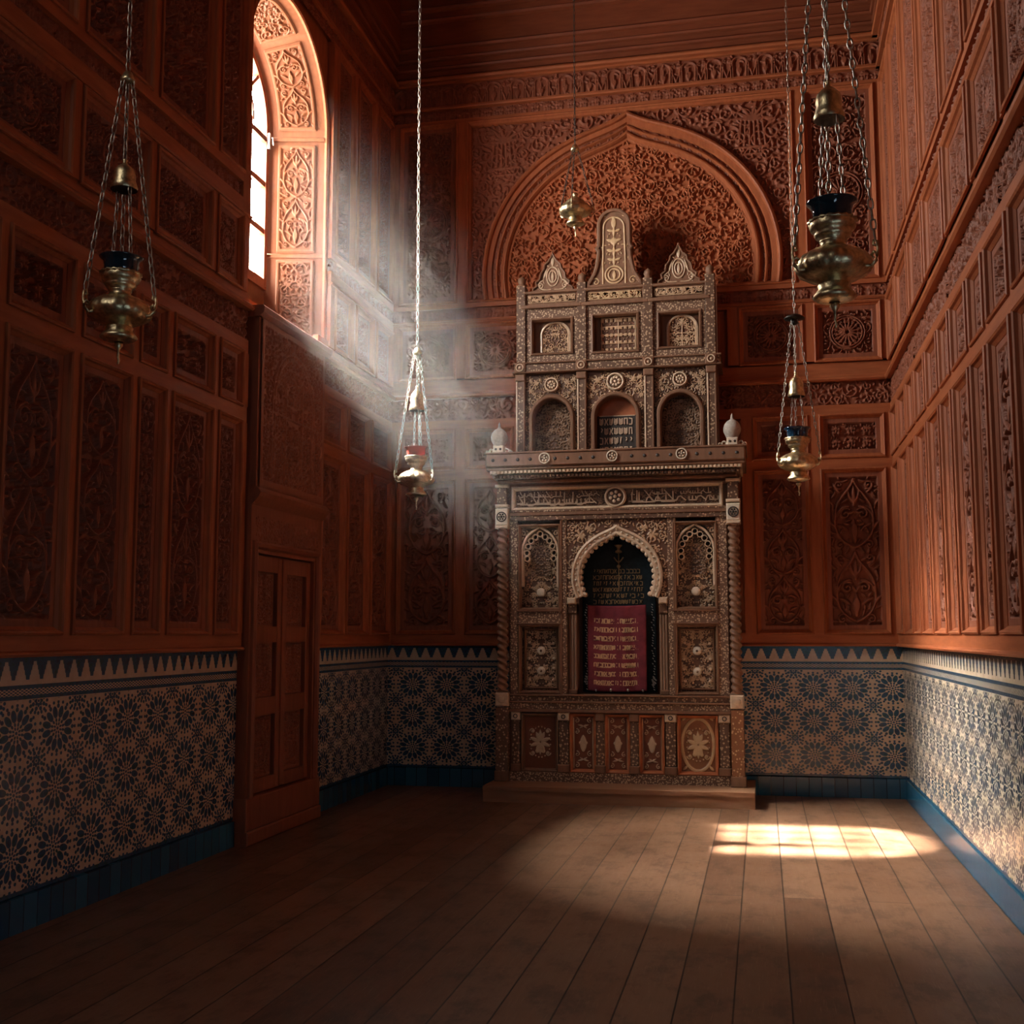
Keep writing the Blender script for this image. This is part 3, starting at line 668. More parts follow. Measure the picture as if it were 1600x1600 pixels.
# outer masonry ring so that daylight only enters through the sash
g = G(); P = opening(HW2+.02, v0=.0); n = len(P); Q = [(max(-1.25, min(1.25, p[0]*1.9)), -.3 if p[1] < .01 else min(3.3, p[1]*1.25)) for p in P]
g.add([(*p, -D_IN-.10) for p in P]+[(*q, -D_IN-.10) for q in Q]+[(*p, -D_IN) for p in P], [(i, i+1, n+i+1, n+i) for i in range(n-1)]+[(i, i+1, 2*n+i+1, 2*n+i) for i in range(n-1)])
g.add([(*q, -D_IN-.10) for q in Q]+[(*q, -.19) for q in Q], [(i, i+1, n+i+1, n+i) for i in range(n-1)]); g.box(-1.25, 1.25, -.35, -.05, -D_IN-.10, -.19)
g.build('masonry', M_WOOD, WIN)
def reveal_at(s, t, h):
    """s along the opening from the far sill (metres), t depth 0..1, h height of relief"""
    hw = WHW+(HW2+.02-WHW)*t; s = np.asarray(s); L1 = SPR; ang = (s-L1)/WHW
    u = np.where(s < L1, hw, np.where(ang < PI, hw*np.cos(np.clip(ang, 0, PI)), -hw)); v = np.where(s < L1, s, np.where(ang < PI, L1+hw*np.sin(np.clip(ang, 0, PI)), L1-(s-L1-PI*WHW)))
    nu = np.where(s < L1, -1, np.where(ang < PI, -np.cos(np.clip(ang, 0, PI)), 1.)); nv = np.where((s >= L1) & (ang < PI), -np.sin(np.clip(ang, 0, PI)), 0.)
    return np.stack([u+nu*h, v+nv*h, -D_IN*t+0*u], -1)
def reveal_panel(s0, s1, design, key, t0=.13, t1=.80):
    wd = (t1-t0)*D_IN; c = Carve(wd-.05, s1-s0-.05, .0055, hash_(key)); design(c); H = c.out(); nb = 5
    H = np.pad(H, nb, constant_values=.85); H = np.pad(H, 2, constant_values=.0); H[:2] = H[-2:] = 0
    ny, nx = H.shape; T, S_ = np.meshgrid(np.linspace(t0, t1, nx), np.linspace(s0, s1, ny))
    return obj('reveal_panel', grid_mesh('reveal_panel', reveal_at(S_, T, .004+.022*H), H), M_JAMB, WIN)
LA = PI*WHW
for i, (s0, s1) in enumerate(((.05, .78), (.84, 1.84), (SPR+.04, SPR+LA*.34), (SPR+LA*.37, SPR+LA*.63), (SPR+LA*.66, SPR+LA-.04), (SPR*1+LA+.08, SPR+LA+1.08), (SPR+LA+1.14, 2*SPR+LA-.06))):
    reveal_panel(s0, s1, (lambda c: c.vine()) if i in (1, 2, 4, 5) else (lambda c: c.arabesque(.065, .0085)), f'rv{i % 3}')
g = G()
for s_ in (.0, .795, 1.87): g.add([tuple(reveal_at(np.array(q), t, h)) for q, t, h in ((s_, 0, .004), (s_+.04, 0, .004), (s_+.04, 1, .004), (s_, 1, .004), (s_, 0, .014), (s_+.03, 0, .014), (s_+.03, 1, .014), (s_, 1, .014))], [(4, 5, 6, 7), (1, 2, 6, 5), (0, 4, 7, 3)])
g.build('reveal_rail', M_JAMB, WIN)
# sash: frame, muntins, panes
SV = .58
fr = G(); fr.sweep(opening(HW2, v0=SV-.07)+[], [(0, -.04), (0, .03), (.02, .04), (.055, .03), (.055, -.04)], closed=False); fr.box(-HW2, HW2, SV-.09, SV, -.04, .03)
WF = fr.build('window_frame', M_DOOR, WIN, (0, 0, -D_IN))
mt = G()
for x in (-.305, 0, .305): mt.box(x-.024, x+.024, SV, SPR+math.sqrt(max(.01, (HW2-.05)**2-x*x)) if abs(x) < .1 else SPR+.02, -.02, .02)
for z in (SV+.43, SV+.86, SV+1.28): mt.box(-HW2+.05, HW2-.05, z-.025, z+.025, -.02, .022)
for a in (PI*.25, PI*.75): mt.ribbon([(.0, SPR), ((HW2-.05)*math.cos(a), SPR+(HW2-.05)*math.sin(a))], .03, -.02, .02)
mt.sweep([(.34*math.cos(PI*i/16), SPR+.34*math.sin(PI*i/16)) for i in range(17)], [(0, -.02), (0, .02), (-.03, .02), (-.03, -.02)], closed=False)
mt.build('muntin', M_DOOR, WF)
P = opening(HW2-.03, v0=SV-.01); g = G(); g.add([(*p, 0) for p in P], [tuple(range(len(P)))]); g.build('pane', M_PANE, WF)
g = G(); g.box(HW2-.06, HW2-.03, SPR-.16, SPR-.02, .04, .06); g.tube([(HW2-.045, SPR-.06, .06), (HW2-.045, SPR-.06, .085), (HW2-.045, SPR-.13, .09)], .006); g.build('latch', M_GUNMETAL, WF)

# ---- tall doorway casing with double doors under the window
DOOR = bpy.data.objects.new('door_1', None); COL.objects.link(DOOR); DOOR.location = (XL, DY0, 0); DOOR.rotation_euler = (PI/2, 0, PI/2)
tag(DOOR, 'tall projecting wooden doorway with carved head and narrow double doors under the arched window', 'door', kind='structure')
DW = DY1-DY0; PL, PU = .115, .15
g = G(); g.box(0, .10, 0, 2.45, 0, PL); g.box(DW-.16, DW, 0, 2.45, 0, PL); g.box(.10, DW-.16, 2.10, 2.45, 0, PL); g.box(0.03, DW-.02, 2.55, 3.90, 0, PU-.02)
g.box(.1, DW-.16, 0, .1, 0, PL); g.build('casing', M_DOOR, DOOR)
g = G(); g.box(-.02, DW, 0, .10, .05, PL+.035, .01); g.box(-.012, DW, .10, .33, 0, PL+.02, .008); g.build('plinth', M_DOOR, DOOR)
g = G(); g.sweep([(-.0, 2.45), (DW, 2.45)], [(0, 0), (0, PL+.0), (.03, PL+.03), (.06, PU+.02), (.09, PU+.035), (.11, PU+.02), (.13, PU), (.13, 0)], closed=False); g.build('shelf_moulding', M_DOOR, DOOR)
g = G(); g.sweep([(-.0, 3.86), (DW+.01, 3.86)], [(0, 0), (0, PU), (.03, PU+.03), (.07, PU+.035), (.085, PU+.02), (.085, 0)], closed=False); g.build('cornice', M_DOOR, DOOR)
obj('carved_frieze', carved('dfrz', DW-.16, .19, D_frz, depth=.018, d0=PL-.01), M_DOOR, DOOR, (DW/2, 2.275, 0))
g = G(); g.sweep([(.085, .33), (.085, 2.13), (DW-.13, 2.13), (DW-.13, .33)][::-1], [(-.0, 0), (-.0, PL+.01), (-.012, PL+.03), (-.035, PL+.035), (-.055, PL+.02), (-.06, 0)], closed=False); g.build('door_frame', M_DOOR, DOOR)
def D_head(c):
    hw = c.w/2
    for q in (1., .9): c.curve([(hw*.72*q, c.h*.05), (hw*.72*q, c.h*.52)]+[(hw*.72*q*math.cos(a), c.h*.52+hw*.78*q*math.sin(a)) for a in np.linspace(0, PI/2, 20)], .011)
    c.curve([(hw*.28, .0), (hw*.28, c.h*.7)], .009); c.curve([(0, c.h*.46), (hw*.7, c.h*.46)], .010)
    c.arabesque(.065, .0075, 1.6)
obj('carved_head_panel', carved('head', DW-.12, 1.26, D_head, depth=.022, border=.05, d0=PU-.025), M_DOOR, DOOR, (DW/2, 3.23, 0))
mid = .1+(DW-.26)*.5
for x0, x1, sgn in ((.09, mid-.004, 1), (mid+.004, DW-.15, -1)):
    lf = G(); sw = .085; zs = (.34, .44, .90, 1.03, 1.44, 1.56, 1.97, 2.09); t = PL-.03
    lf.box(x0, x0+sw, zs[0], zs[-1], 0.02, t, .006); lf.box(x1-sw, x1, zs[0], zs[-1], 0.02, t, .006)
    for a, b in ((0, 1), (2, 3), (4, 5), (6, 7)): lf.box(x0+sw, x1-sw, zs[a], zs[b], .02, t-.002)
    leaf_ = lf.build('door_leaf', M_DOOR, DOOR)
    for a, b in ((1, 2), (3, 4), (5, 6)):
        wd, hg = x1-x0-2*sw, zs[b]-zs[a]
        p = obj('leaf_panel', carved('leaf', wd, round(hg, 2), D_arab2 if False else (lambda c: c.arabesque(.05, .0065, 1.5)), depth=.018, border=.02, d0=.03, res=.005), M_DOOR, leaf_, ((x0+x1)/2, (zs[a]+zs[b])/2, 0))
g = G(); g.box(mid-.02, mid+.02, .35, 2.08, t-.01, t+.012, .004); g.build('meeting_bead', M_DOOR, DOOR)

# ---- cornices stepping out under the ceiling
STEP = [(0, 0), (0, .075), (.05, .075), (.055, .11), (.075, .12), (.09, .105), (.095, .085), (.15, .085), (.155, .125), (.175, .135), (.19, .12), (.25, .12), (.255, .155), (.28, .165), (.295, .15), (.30, .135), (.54, .135), (.55, .18), (.575, .19), (.59, .175), (.65, .175), (.66, .215), (.685, .225), (.70, .21), (1.1, .215), (1.1, 0)]
def cornice(name, loc, rz, L, label):
    g = G(); g.sweep([(0, 7.36), (L, 7.36)], STEP, closed=False); o = g.build(name, M_CEIL, kind='structure'); o.location = loc; o.rotation_euler = (PI/2, 0, rz); return tag(o, label, 'cornice')
cornice('trim_1', (XL, 0, 0), 0, 5.04, 'dark stepped wooden cornice above the arched far wall')
def thin(prof): return [(a, min(b, .16)) for a, b in prof]
STEP = thin(STEP)
cornice('trim_2', (XL, YF, 0), PI/2, -YF, 'dark wooden cornice along the top of the left hand wall'); cornice('trim_3', (0, 0, 0), -PI/2, -YF, 'dark wooden cornice along the top of the right hand wall')
# ------------------------------------------------------------------ the great inlaid cabinet
M_STONE = plain('grey_stone', (.40, .36, .31), .6, var=.2)
CX = -2.61
g = G(); g.box(-3.79, -1.385, -.97, -.03, 0, .105); g.build
STEPO = empty('wooden_step', (-2.5875, -.5, 0), 'low wooden step on the floor carrying the tall inlaid cabinet', 'step')
g = G(); g.box(-1.2025, 1.2025, -.47, .45, 0, .10); g.build('riser', M_STEP, STEPO)
g = G(); g.box(-1.2025, 1.2025, -.48, .45, .10, .14); g.build('tread', M_STEP, STEPO)
CAB = empty('altar_cabinet', (CX, 0, .14), 'tall tiered walnut cabinet inlaid with bone, standing on a low step under the great arch', 'cabinet', flat=True)
V0 = .14                                      # local v below is given above the floor
def part(name, g, mat, parent=None, u=0., v=0., d=0.): return g.build(name, mat, parent or CAB, (u, v-(V0 if parent is None else 0), d))
def board(name, me, mat, u, v, d, parent=None): return obj(name, me, mat, parent or CAB, (u, v-(V0 if parent is None else 0), d))
BZ = lambda *a: G().box(*a)
FD = .55                                      # front plane of the lower body
# carcass: closed back and sides, open niches in front
g = G(); g.box(-1.03, 1.03, .14, 3.0, .02, .33); g.box(-1.03, -.985, .14, 3.0, .33, FD-.02); g.box(.985, 1.03, .14, 3.0, .33, FD-.02)
g.box(-1.03, 1.03, 2.9, 3.0, .33, FD); part('carcass', g, M_CAB)
for s in (-1, 1):
    g = G(); g.box(s*1.03-.012, s*1.03+.012, .25, 2.88, .06, FD-.06); part('side_panel', g, M_INLAY)
# base
g = G(); g.box(-1.03, 1.03, .14, .225, .3, FD+.015); part('base_plinth', g, M_FIGD if False else M_INLAYF)
g = G(); g.box(-1.03, 1.03, .225, .78, .33, FD-.05); part('base_back', g, M_CAB)
def frame(parent, u, v, wd, hg, d, mat, name='frame', k=1.):
    g = G(); g.sweep(rect(-wd/2, wd/2, -hg/2, hg/2), [(-.002, d-.04), (-.002, d+.008), (.008*k, d+.014), (.016*k, d+.006), (.024*k, d-.012), (.03*k, d-.035)]); return g.build(name, mat, parent, (u, v, 0))
def D_bouquet(c):
    R = min(c.w*.42, c.h*.36); cy = c.h/2
    for i in range(4): a = -PI/2+PI*(i+.5)/4; c.leaf(R*.1*math.cos(a), cy+R*.1*math.sin(a), a, R*.62, R*.15)
    c.leaf(0, cy+.1*R, PI/2, R*.75, R*.13); c.leaf(0, cy-.1*R, -PI/2, R*.75, R*.13)
    for y in (cy-R*.62, cy+R*.1): c.st(R*.22, y, R*.15)
    for i in range(10): a = -PI/2+PI*(i+.5)/10; c.st(R*.72*math.cos(a), cy+R*1.05*math.sin(a), R*.055)
    c.spiral(R*.55, cy+R*.75, R*.18, 0, 1.2, 1, .006); c.spiral(R*.55, cy-R*.75, R*.18, 0, 1.2, -1, .006)
def D_oval_b(c):
    D_bouquet(c); a_, b_ = c.w*.43, c.h*.46
    c.curve([(a_*math.cos(t), c.h/2+b_*math.sin(t)) for t in np.linspace(-PI/2, PI/2, 50)], .016)
    for x, y in ((c.w*.40, c.h*.06), (c.w*.40, c.h*.94)): c.leaf(x, y, PI*.75, .05, .014)
def D_loz(c):
    cy = c.h/2; c.leaf(0, cy-.068, PI/2, .136, .034); c.st(.026, cy, .016)
    for y, s in ((c.h*.80, 1), (c.h*.20, -1)):
        c.leaf(.0, y, .25*s, .05, .009); c.leaf(0, y, -.5*s, .035, .007)
    for y in (.1, .3, .7, .9): c.spiral(c.w*.28, c.h*y, c.w*.12, PI/2, 1., 1, .0045)
    c.curve([(c.w*.42, c.h*.05), (c.w*.42, c.h*.95)], .004)
def res5(key, w_, h_, D, **k): return carved(key, w_, h_, D, res=.005, **k)
for i, (a, b) in enumerate(((-.915, -.565), (-.455, -.21), (-.125, .105), (.19, .42), (.54, .905))):
    side = i in (0, 4); m_ = (M_FIGO if i == 4 else M_FIGR)
    p = board('base_panel', res5(f'bp{i if side else 1}', b-a-.03, .51, D_oval_b if i == 4 else D_bouquet if side else D_loz, depth=.009, d0=FD-.045), m_, (a+b)/2, .495, 0)
    frame(p, 0, 0, b-a, .535, FD-.01, M_ORANGE if i else M_CAB)
for u, wd in ((-.965, .07), (-.51, .09), (-.168, .075), (.148, .075), (.48, .09), (.965, .09)):
    g = G(); g.box(-wd/2, wd/2, .30, .70, FD-.06, FD+.005, .006); o = part('base_pilaster', g, M_INLAY, u=u)
    g = G(); g.box(-wd/2-.012, wd/2+.012, .225, .30, FD-.06, FD+.03, .008); g.build('foot_block', M_CAB, o)
    g = G(); g.box(-wd/2-.008, wd/2+.008, .70, .775, FD-.06, FD+.02, .008); g.build('capital', M_BONE if abs(u) in (.51, .48, .965) else M_CAB, o)
    if abs(u) in (.51, .48, .965):
        g = G(); g.ring(0, .737, .022, .009, FD+.018, FD+.026, 14); g.build('ring', M_EBONY, o)
for v, h_, d1, mt_ in ((.775, .03, FD+.03, M_CAB), (.805, .055, FD+.012, M_INLAYF), (.86, .02, FD+.03, M_CAB), (.88, .045, FD+.012, M_INLAY), (.925, .018, FD+.035, M_CAB)):
    g = G(); g.box(-1.03, 1.03, v, v+h_, .33, d1, .005); part('base_rail', g, mt_)
# twisted side columns on pedestals
def twist(): 
    g = G(); n, k = 16, 300; vs = []
    for j in range(k+1):
        t = j/k; z = .96+1.55*t
        for i in range(n):
            a = 2*PI*i/n; r = .046*(1+.20*math.cos(2*(a-t*1.55*50)))*(1.12 if t < .015 or t > .985 else 1); vs.append((r*math.cos(a), z, r*math.sin(a)))
    g.add(vs, [(j*n+i, (j+1)*n+i, (j+1)*n+(i+1) % n, j*n+(i+1) % n) for j in range(k) for i in range(n)], True); return g.mesh('twisted_column')
TW = twist()
for s in (-1, 1):
    u = s*1.083; dd = FD+.03
    col = obj('side_column', TW, M_CAB, CAB, (u, -V0, dd))
    g = G(); g.box(-.058, .058, .225, .82, -.06, .055, .006); g.build('pedestal', M_INLAYO if s > 0 else M_INLAY, col)
    g = G(); g.box(-.068, .068, .14, .235, -.07, .068, .008); g.build('pedestal_foot', M_CAB, col)
    g = G(); g.box(-.062, .062, .83, .955, -.06, .06, .012); g.disc(0, .895, .035, .058, .068); g.build('pedestal_cap', M_BONE, col)
    g = G(); g.box(-.062, .062, 2.53, 2.69, -.055, .06, .008); b_ = g.build('capital_block', M_BONEW, col)
    g = G(); g.ring(0, 2.61, .050, .012, .058, .070); g.disc(0, 2.61, .012, .058, .070, 10)
    for i in range(6): a = i*PI/3; g.disc(.024*math.cos(a), 2.61+.024*math.sin(a), .009, .058, .067, 8)
    g.build('rosette', M_EBONY, b_)
    g = G(); g.box(-.048, .048, 2.70, 2.89, -.05, .045, .005); g.build('upper_shaft', M_INLAY, col)
    for v in (2.50, 2.70, 2.89): g = G(); g.box(-.064, .064, v, v+.03, -.06, .062, .008); g.build('collar', M_BONE, col)
# main storey: frame of dotted strips
def strip(u0, u1, v0, v1, d0=.33, d1=FD, mat=None, name='strip_frame'): g = G(); g.box(u0, u1, v0, v1, d0, d1, .005); return part(name, g, mat or M_INLAYF)
for a, b in ((-1.02, -.945), (-.525, -.475), (.475, .535), (.915, 1.02)): strip(a, b, .94, 2.60)
for a, b in ((-.535, -.515), (.535, .553)): strip(a, b, .94, 2.58, d1=FD+.012, mat=M_CAB)
strip(-1.02, 1.02, 2.575, 2.62, d1=FD+.02, mat=M_INLAY); strip(-1.02, 1.02, 2.62, 2.655, d1=FD+.03, mat=M_CAB); strip(-1.02, 1.02, 2.655, 2.675, d1=FD+.03, mat=M_INLAYF)
def ogee(hw, vs, tip, n=40):
    """pointed horseshoe outline from right to left; springing at vs, apex at tip"""
    P = []
    for i in range(n+1):
        a = -.25+(PI+.5)*i/n; dt = abs(a-PI/2); hh = (tip-vs)*.90
        P.append((hw*1.0*math.cos(a), vs+(hh*math.sin(a) if math.sin(a) > 0 else hw*math.sin(a))+(tip-vs)*.10*math.exp(-dt/.16)))
    return P
def D_fleur(c):
    c.arabesque(.045, .0055, .6)
def D_flowers(c):
    pts = [(c.w*.0, c.h*.30, .0), ]
    for _ in range(26):
        x, y, R = c.r.uniform(.02, c.w*.45), c.r.uniform(.03, c.h-.03), c.r.uniform(.018, .03)
        if all(math.dist((x, y), q[:2]) > R+q[2]+.012 for q in pts): pts.append((x, y, R))
    c.rosettes([p for p in pts if p[2]]); c.arabesque(.035, .005, .8)
for s in (-1, 1):
    u = .725*s+(-.01 if s < 0 else 0); hw = .19
    o = board('upper_side_panel', res5('usp', .40, .81, D_flowers, depth=.010, d0=.44), M_FIG, u, 2.13, 0)
    P = [(x, y-2.13) for x, y in ogee(.165, 2.25, 2.505)]; P = [(P[0][0], -.18)]+P+[(P[-1][0], -.18)]
    P = P[::-1]
    g = G(); g.sweep(P, [(0, .45), (0, FD-.03), (-.008, FD-.02), (-.02, FD-.02), (-.026, FD-.035), (-.026, .45)] and [(-.0, .45), (-.0, FD-.03), (.006, FD-.02), (.018, FD-.02), (.024, FD-.03), (.024, .45)], closed=False); a_ = g.build('panel_arch', M_BONE, o)
    g = G(); Q = [(x*.80, (y-2.25)*.84+2.25-2.13) for x, y in ogee(.165, 2.25, 2.49, 10)]
    for (x, y) in Q: g.ring(x, y, .030, .010, .452, FD-.03, 14)
    g.build('lobes', M_BONE, a_)
    g = G()
    for (x, y) in Q: g.disc(x, y, .021, .448, .468, 12)
    g.build('lobe_cores', M_EBONY, a_)
    g = G(); g.box(-.10, .10, -.10, .19, .448, .462, .01); g.lathe([(.10, 0), (.10, .012), (.001, .012)], (0, .19, .45), 20, axis='z'); board('arch_field', res5('af', .20, .30, D_fleur, depth=.012, d0=.452, mask=lambda X, Y: np.hypot(X, np.maximum(0, Y-.05)) < .10), M_FIGD, 0, .07, 0, a_)
    g = G(); g.disc(0, -.235, .042, .45, .475, 20, .006); r_ = g.build('roundel', M_BONEW, o)
    # spandrels flush with the frame
    board('spandrel', res5('usps', .40, .36, D_fleur, depth=.008, d0=FD-.035, mask=lambda X, Y: ~((np.hypot(X/.185, np.where(Y+.10 > 0, (Y+.10)/.26, 0)) < 1) | (Y < -.14))), M_FIG, 0, .235, 0, o)
    frame(o, 0, 0, .405, .815, FD, M_CAB)
    strip(u-.205, u+.205, 1.60, 1.715, d1=FD+.01, mat=M_INLAYF, name='divider')
    strip(u-.215, u+.215, 1.71, 1.725, d1=FD+.03, mat=M_CAB, name='divider_ledge'); strip(u-.215, u+.215, 1.592, 1.605, d1=FD+.02, mat=M_CAB, name='divider_ledge')
    o = board('lower_side_panel', res5('lsp', .40, .64, D_flowers, depth=.009, d0=.455), M_FIGR if s > 0 else M_FIG, u, 1.27, 0)
    frame(o, 0, 0, .405, .645, FD, M_CAB)
    g = G(); g.sweep(rect(-.165, .165, -.285, .285), [(0, .455), (0, .48), (.012, .485), (.022, .47), (.022, .455)]); g.build('inner_frame', M_CAB, o)
    for y in (.075, -.115):
        g = G(); g.disc(0, y, .040, .45, .478, 20, .006); r_ = g.build('roundel', M_BONEW, o)
        g = G(); g.disc(0, y, .012, .475, .487, 10); g.build('roundel_eye', M_INLAY, r_)
        for i in range(8): pass
    g = G()
    for x, y in ((-.11, .15), (.115, .14), (.12, .0), (-.12, .0), (.115, -.2), (-.11, -.2), (.12, -.09), (-.12, -.09)): g.disc(x, y, .014, .455, .475, 10)
    g.build('small_roundels', M_BONE, o)
# the niche and its lobed arch
NA, NR0, NR1 = 2.035, .345, .425
def niche_pts(R, n=60, tip=.055):
    b = math.asin(.20/NR1); P = []
    for i in range(n+1):
        a = -b+(PI+2*b)*i/n; P.append((R*math.cos(a), NA+R*math.sin(a)+tip*math.exp(-abs(a-PI/2)/.20)))
    return P
g = G(); P = niche_pts(NR1)[::-1]; g.sweep(P, [(-.005, .45), (-.005, FD+.01), (.0, FD+.022), (.016, FD+.028), (.026, FD+.012), (.034, FD+.008), (.06, FD+.016), (.072, FD+.012), (.080, FD-.01), (.080, .45)][::1], closed=False) if False else g.sweep(P, [(.005, .45), (.005, FD+.01), (-.0, FD+.022), (-.016, FD+.028), (-.026, FD+.012), (-.034, FD+.008), (-.06, FD+.016), (-.072, FD+.012), (-.080, FD-.01), (-.080, .45)], closed=False)
na = part('niche_arch', g, M_BONE)
g = G()
for (x, y) in niche_pts(NR0+.004, 26): g.lathe([(.024, .46), (.024, FD-.004), (.018, FD+.004), (.001, FD+.004)], (x, y, 0), 12)
g.build('lobes', M_BONE, na)
g = G()
for (x, y) in niche_pts(NR0+.042, 30): g.disc(x, y, .010, FD, FD+.022, 8)
g.build('beads', M_BONEW, na)
def D_nspan(c):
    c.rosettes([(c.w*.36, c.h*.80, .055), (c.w*.27, c.h*.88, .04)]); c.arabesque(.055, .0055, .6)
board('niche_spandrel', res5('nsp', .95, .78, D_nspan, depth=.010, d0=FD-.015, mask=lambda X, Y: ~((np.hypot(X, Y+2.19-NA-.045*np.exp(-np.abs(X)/.08)) < NR1-.03) | ((np.abs(X) < .37) & (Y < -.15)))), M_FIGT, 0, 2.19, 0)
g = G(); g.box(-.47, -.385, 1.78, 1.84, .36, FD+.02, .01); g.box(.385, .47, 1.78, 1.84, .36, FD+.02, .01); part('impost', g, M_BONE)
for s in (-1, 1):
    g = G(); g.box(s*.43-.045, s*.43+.045, .94, 1.79, .36, FD-.05); p = part('niche_jamb', g, M_CAB)
    for k in (-.026, .0, .026): g = G(); g.lathe([(.014, .99), (.014, 1.70)], (s*.425+k, 0, FD-.05), 10) if False else g.tube([(s*.425+k, .99, FD-.045), (s*.425+k, 1.68, FD-.045)], .012, 8); g.build('colonnette', M_CAB, p)
    g = G(); g.box(s*.43-.045, s*.43+.045, 1.69, 1.79, .40, FD-.025, .01); g.build('capital', M_INLAY, p)
    g = G(); g.box(s*.43-.045, s*.43+.045, .94, .99, .40, FD-.025, .01); g.build('foot', M_CAB, p)
# inscription board over the main storey
def glyph(r, x, y, h):
    """one invented letter: strokes starting at x on base line y; returns strokes, advance"""
    w_ = h*r.uniform(.45, .75); k = r.randrange(6); S = []
    if k == 0: S = [[(x, y), (x, y+h)], [(x, y+h), (x+w_, y+h), (x+w_, y)]]
    elif k == 1: S = [[(x, y+h), (x+w_, y+h*.9), (x+w_, y), (x, y)]]
    elif k == 2: S = [[(x+w_*.5, y+h), (x+w_*.3, y+h*.1)], [(x+w_*.2, y+h), (x+w_*.8, y+h)]]
    elif k == 3: S = [[(x, y+h), (x+w_, y)], [(x+w_, y+h), (x+w_*.55, y+h*.45)], [(x, y), (x+w_*.25, y+h*.6)]]
    elif k == 4: S = [[(x, y+h), (x, y+h*.1), (x+w_*.5, y), (x+w_, y+h*.2), (x+w_, y+h)], [(x+w_*.5, y), (x+w_*.5, y+h*.9)]]
    else: S = [[(x+w_*.5, y+h), (x+w_*.8, y+h*.8), (x+w_*.5, y+h*.45), (x+w_*.5, y+h*.4)]]; w_ *= .8
    return S, w_+h*.28
def cursive(r, x, y, h):
    """one invented joined letter of the flowing script"""
    w_ = h*r.uniform(.45, .9); k = r.randrange(6); b = y+h*.22
    if k < 2: S = [[(x, b), (x+w_*.5, b), (x+w_*.5, y+h)], [(x+w_*.5, b), (x+w_, b)]]
    elif k == 2: S = [[(x, b), (x+w_*.2, b+h*.3), (x+w_*.5, b+h*.36), (x+w_*.75, b+h*.15), (x+w_, b)], [(x+w_*.5, b+h*.55), (x+w_*.58, b+h*.57)]]
    elif k == 3: S = [[(x+w_, b), (x+w_*.6, b-h*.2), (x+w_*.2, b-h*.18), (x, b+h*.05)], [(x+w_*.5, b+h*.2), (x+w_*.6, b+h*.3)]]
    elif k == 4: S = [[(x, b), (x+w_, b)], [(x+w_, b), (x+w_*.6, y+h*.6), (x+w_*.2, y+h)]]
    else: S = [[(x, b), (x, b+h*.3)], [(x, b), (x+w_*.5, b)], [(x+w_*.5, b), (x+w_*.5, b+h*.35)], [(x+w_*.5, b), (x+w_, b), (x+w_, b+h*.3)]]
    return S, w_+h*.02
def writing(g, r, x0, x1, y, h, wd, z0, z1, fn, sp=.07, wave=0.):
    x = x0; n = 0
    while True:
        S, adv = fn(r, x, y, h)
        if x+adv > x1+h*.2: return
        for s_ in S: g.ribbon([(a, b+(wave*math.sin(3*(a-x0)/(x1-x0)) if wave else 0)) for a, b in s_], wd, z0, z1)
        x += adv; n += 1
        if r.random() < .2: x += h*sp*4
o = board('inscription_board', res5('insb', 1.94, .20, lambda c: (setattr(c, 'mir', False), c.arabesque(.035, .0045, 1.2)), depth=.006, d0=FD-.03), M_FIGD, -.005, 2.785, 0)
g = G(); g.sweep(rect(-.995, .995, -.115, .115), [(0, FD-.05), (0, FD+.02), (.012, FD+.03), (.028, FD+.02), (.036, FD-.01), (.036, FD-.05)]); g.build('board_frame', M_BONE, o)
for x0, x1, sd in ((-.945, -.125, 3), (.125, .945, 4)):
    g = G(); r = random.Random(sd); writing(g, r, x0, x1, -.068, .105, .011, FD-.026, FD-.008, cursive); writing(g, r, x0+.03, x1, -.085, .14, .010, FD-.026, FD-.010, cursive, .5); writing(g, r, x0+.02, x1, .005, .06, .008, FD-.026, FD-.010, cursive, .6); g.build('raised_lettering', M_BONE, o)
def roundel(name, u, v, d, R, parent=None, m1=None, m2=None, spokes=6):
    g = G(); g.ring(0, 0, R, R*.28, -.02, .016, 26); o_ = part(name, g, m1 or M_BONEW, parent, u, v, d)
    g = G(); g.disc(0, 0, R*.74, -.02, .004, 20); c_ = g.build('roundel_core', m2 or M_INLAY, o_)
    g = G(); g.disc(0, 0, R*.16, 0, .012, 10)
    for i in range(spokes): a = 2*PI*i/spokes+.3; g.disc(R*.42*math.cos(a), R*.42*math.sin(a), R*.15, 0, .012, 10)
    g.build('roundel_flower', m1 or M_BONEW, o_); return o_
roundel('central_roundel', -.005, 2.785, FD+.02, .105, m1=M_BONE, m2=M_FIGD)
strip(-1.06, 1.06, 2.885, 2.915, d1=FD+.02, mat=M_CAB)
# cornice
g = G(); g.box(-1.125, 1.125, 2.93, 2.965, .02, FD+.08, .01); part('cornice_bed', g, M_CAB)
for v, hw, d1, nm in ((2.965, 1.15, .735, 30), (3.005, 1.17, .765, 60)):
    g = G(); g.box(-hw, hw, v, v+.03, .02, d1-.015); n = 64
    for i in range(n): x = -hw+2*hw*(i+.5)/n; g.box(x-hw/n*.62, x+hw/n*.62, v, v+.026, d1-.015, d1+.008, .003)
    part('dentil_course', g, M_BONE if v > 3 else M_INLAY)
g = G(); g.box(-1.20, 1.20, 3.035, 3.065, .02, .78, .008); part('cornice_moulding', g, M_CAB)
g = G(); g.box(-1.205, 1.205, 3.065, 3.195, .02, .80, .012); g.box(-1.215, 1.215, 3.185, 3.205, .02, .81, .006); fa = part('cornice_fascia', g, M_CAB)
g = G(); g.disc(0, 3.13, .017, .79, .803, 10); HOLE_DISC = g.mesh('hole_disc')  # dark disc in place of the shade inside each fascia hole
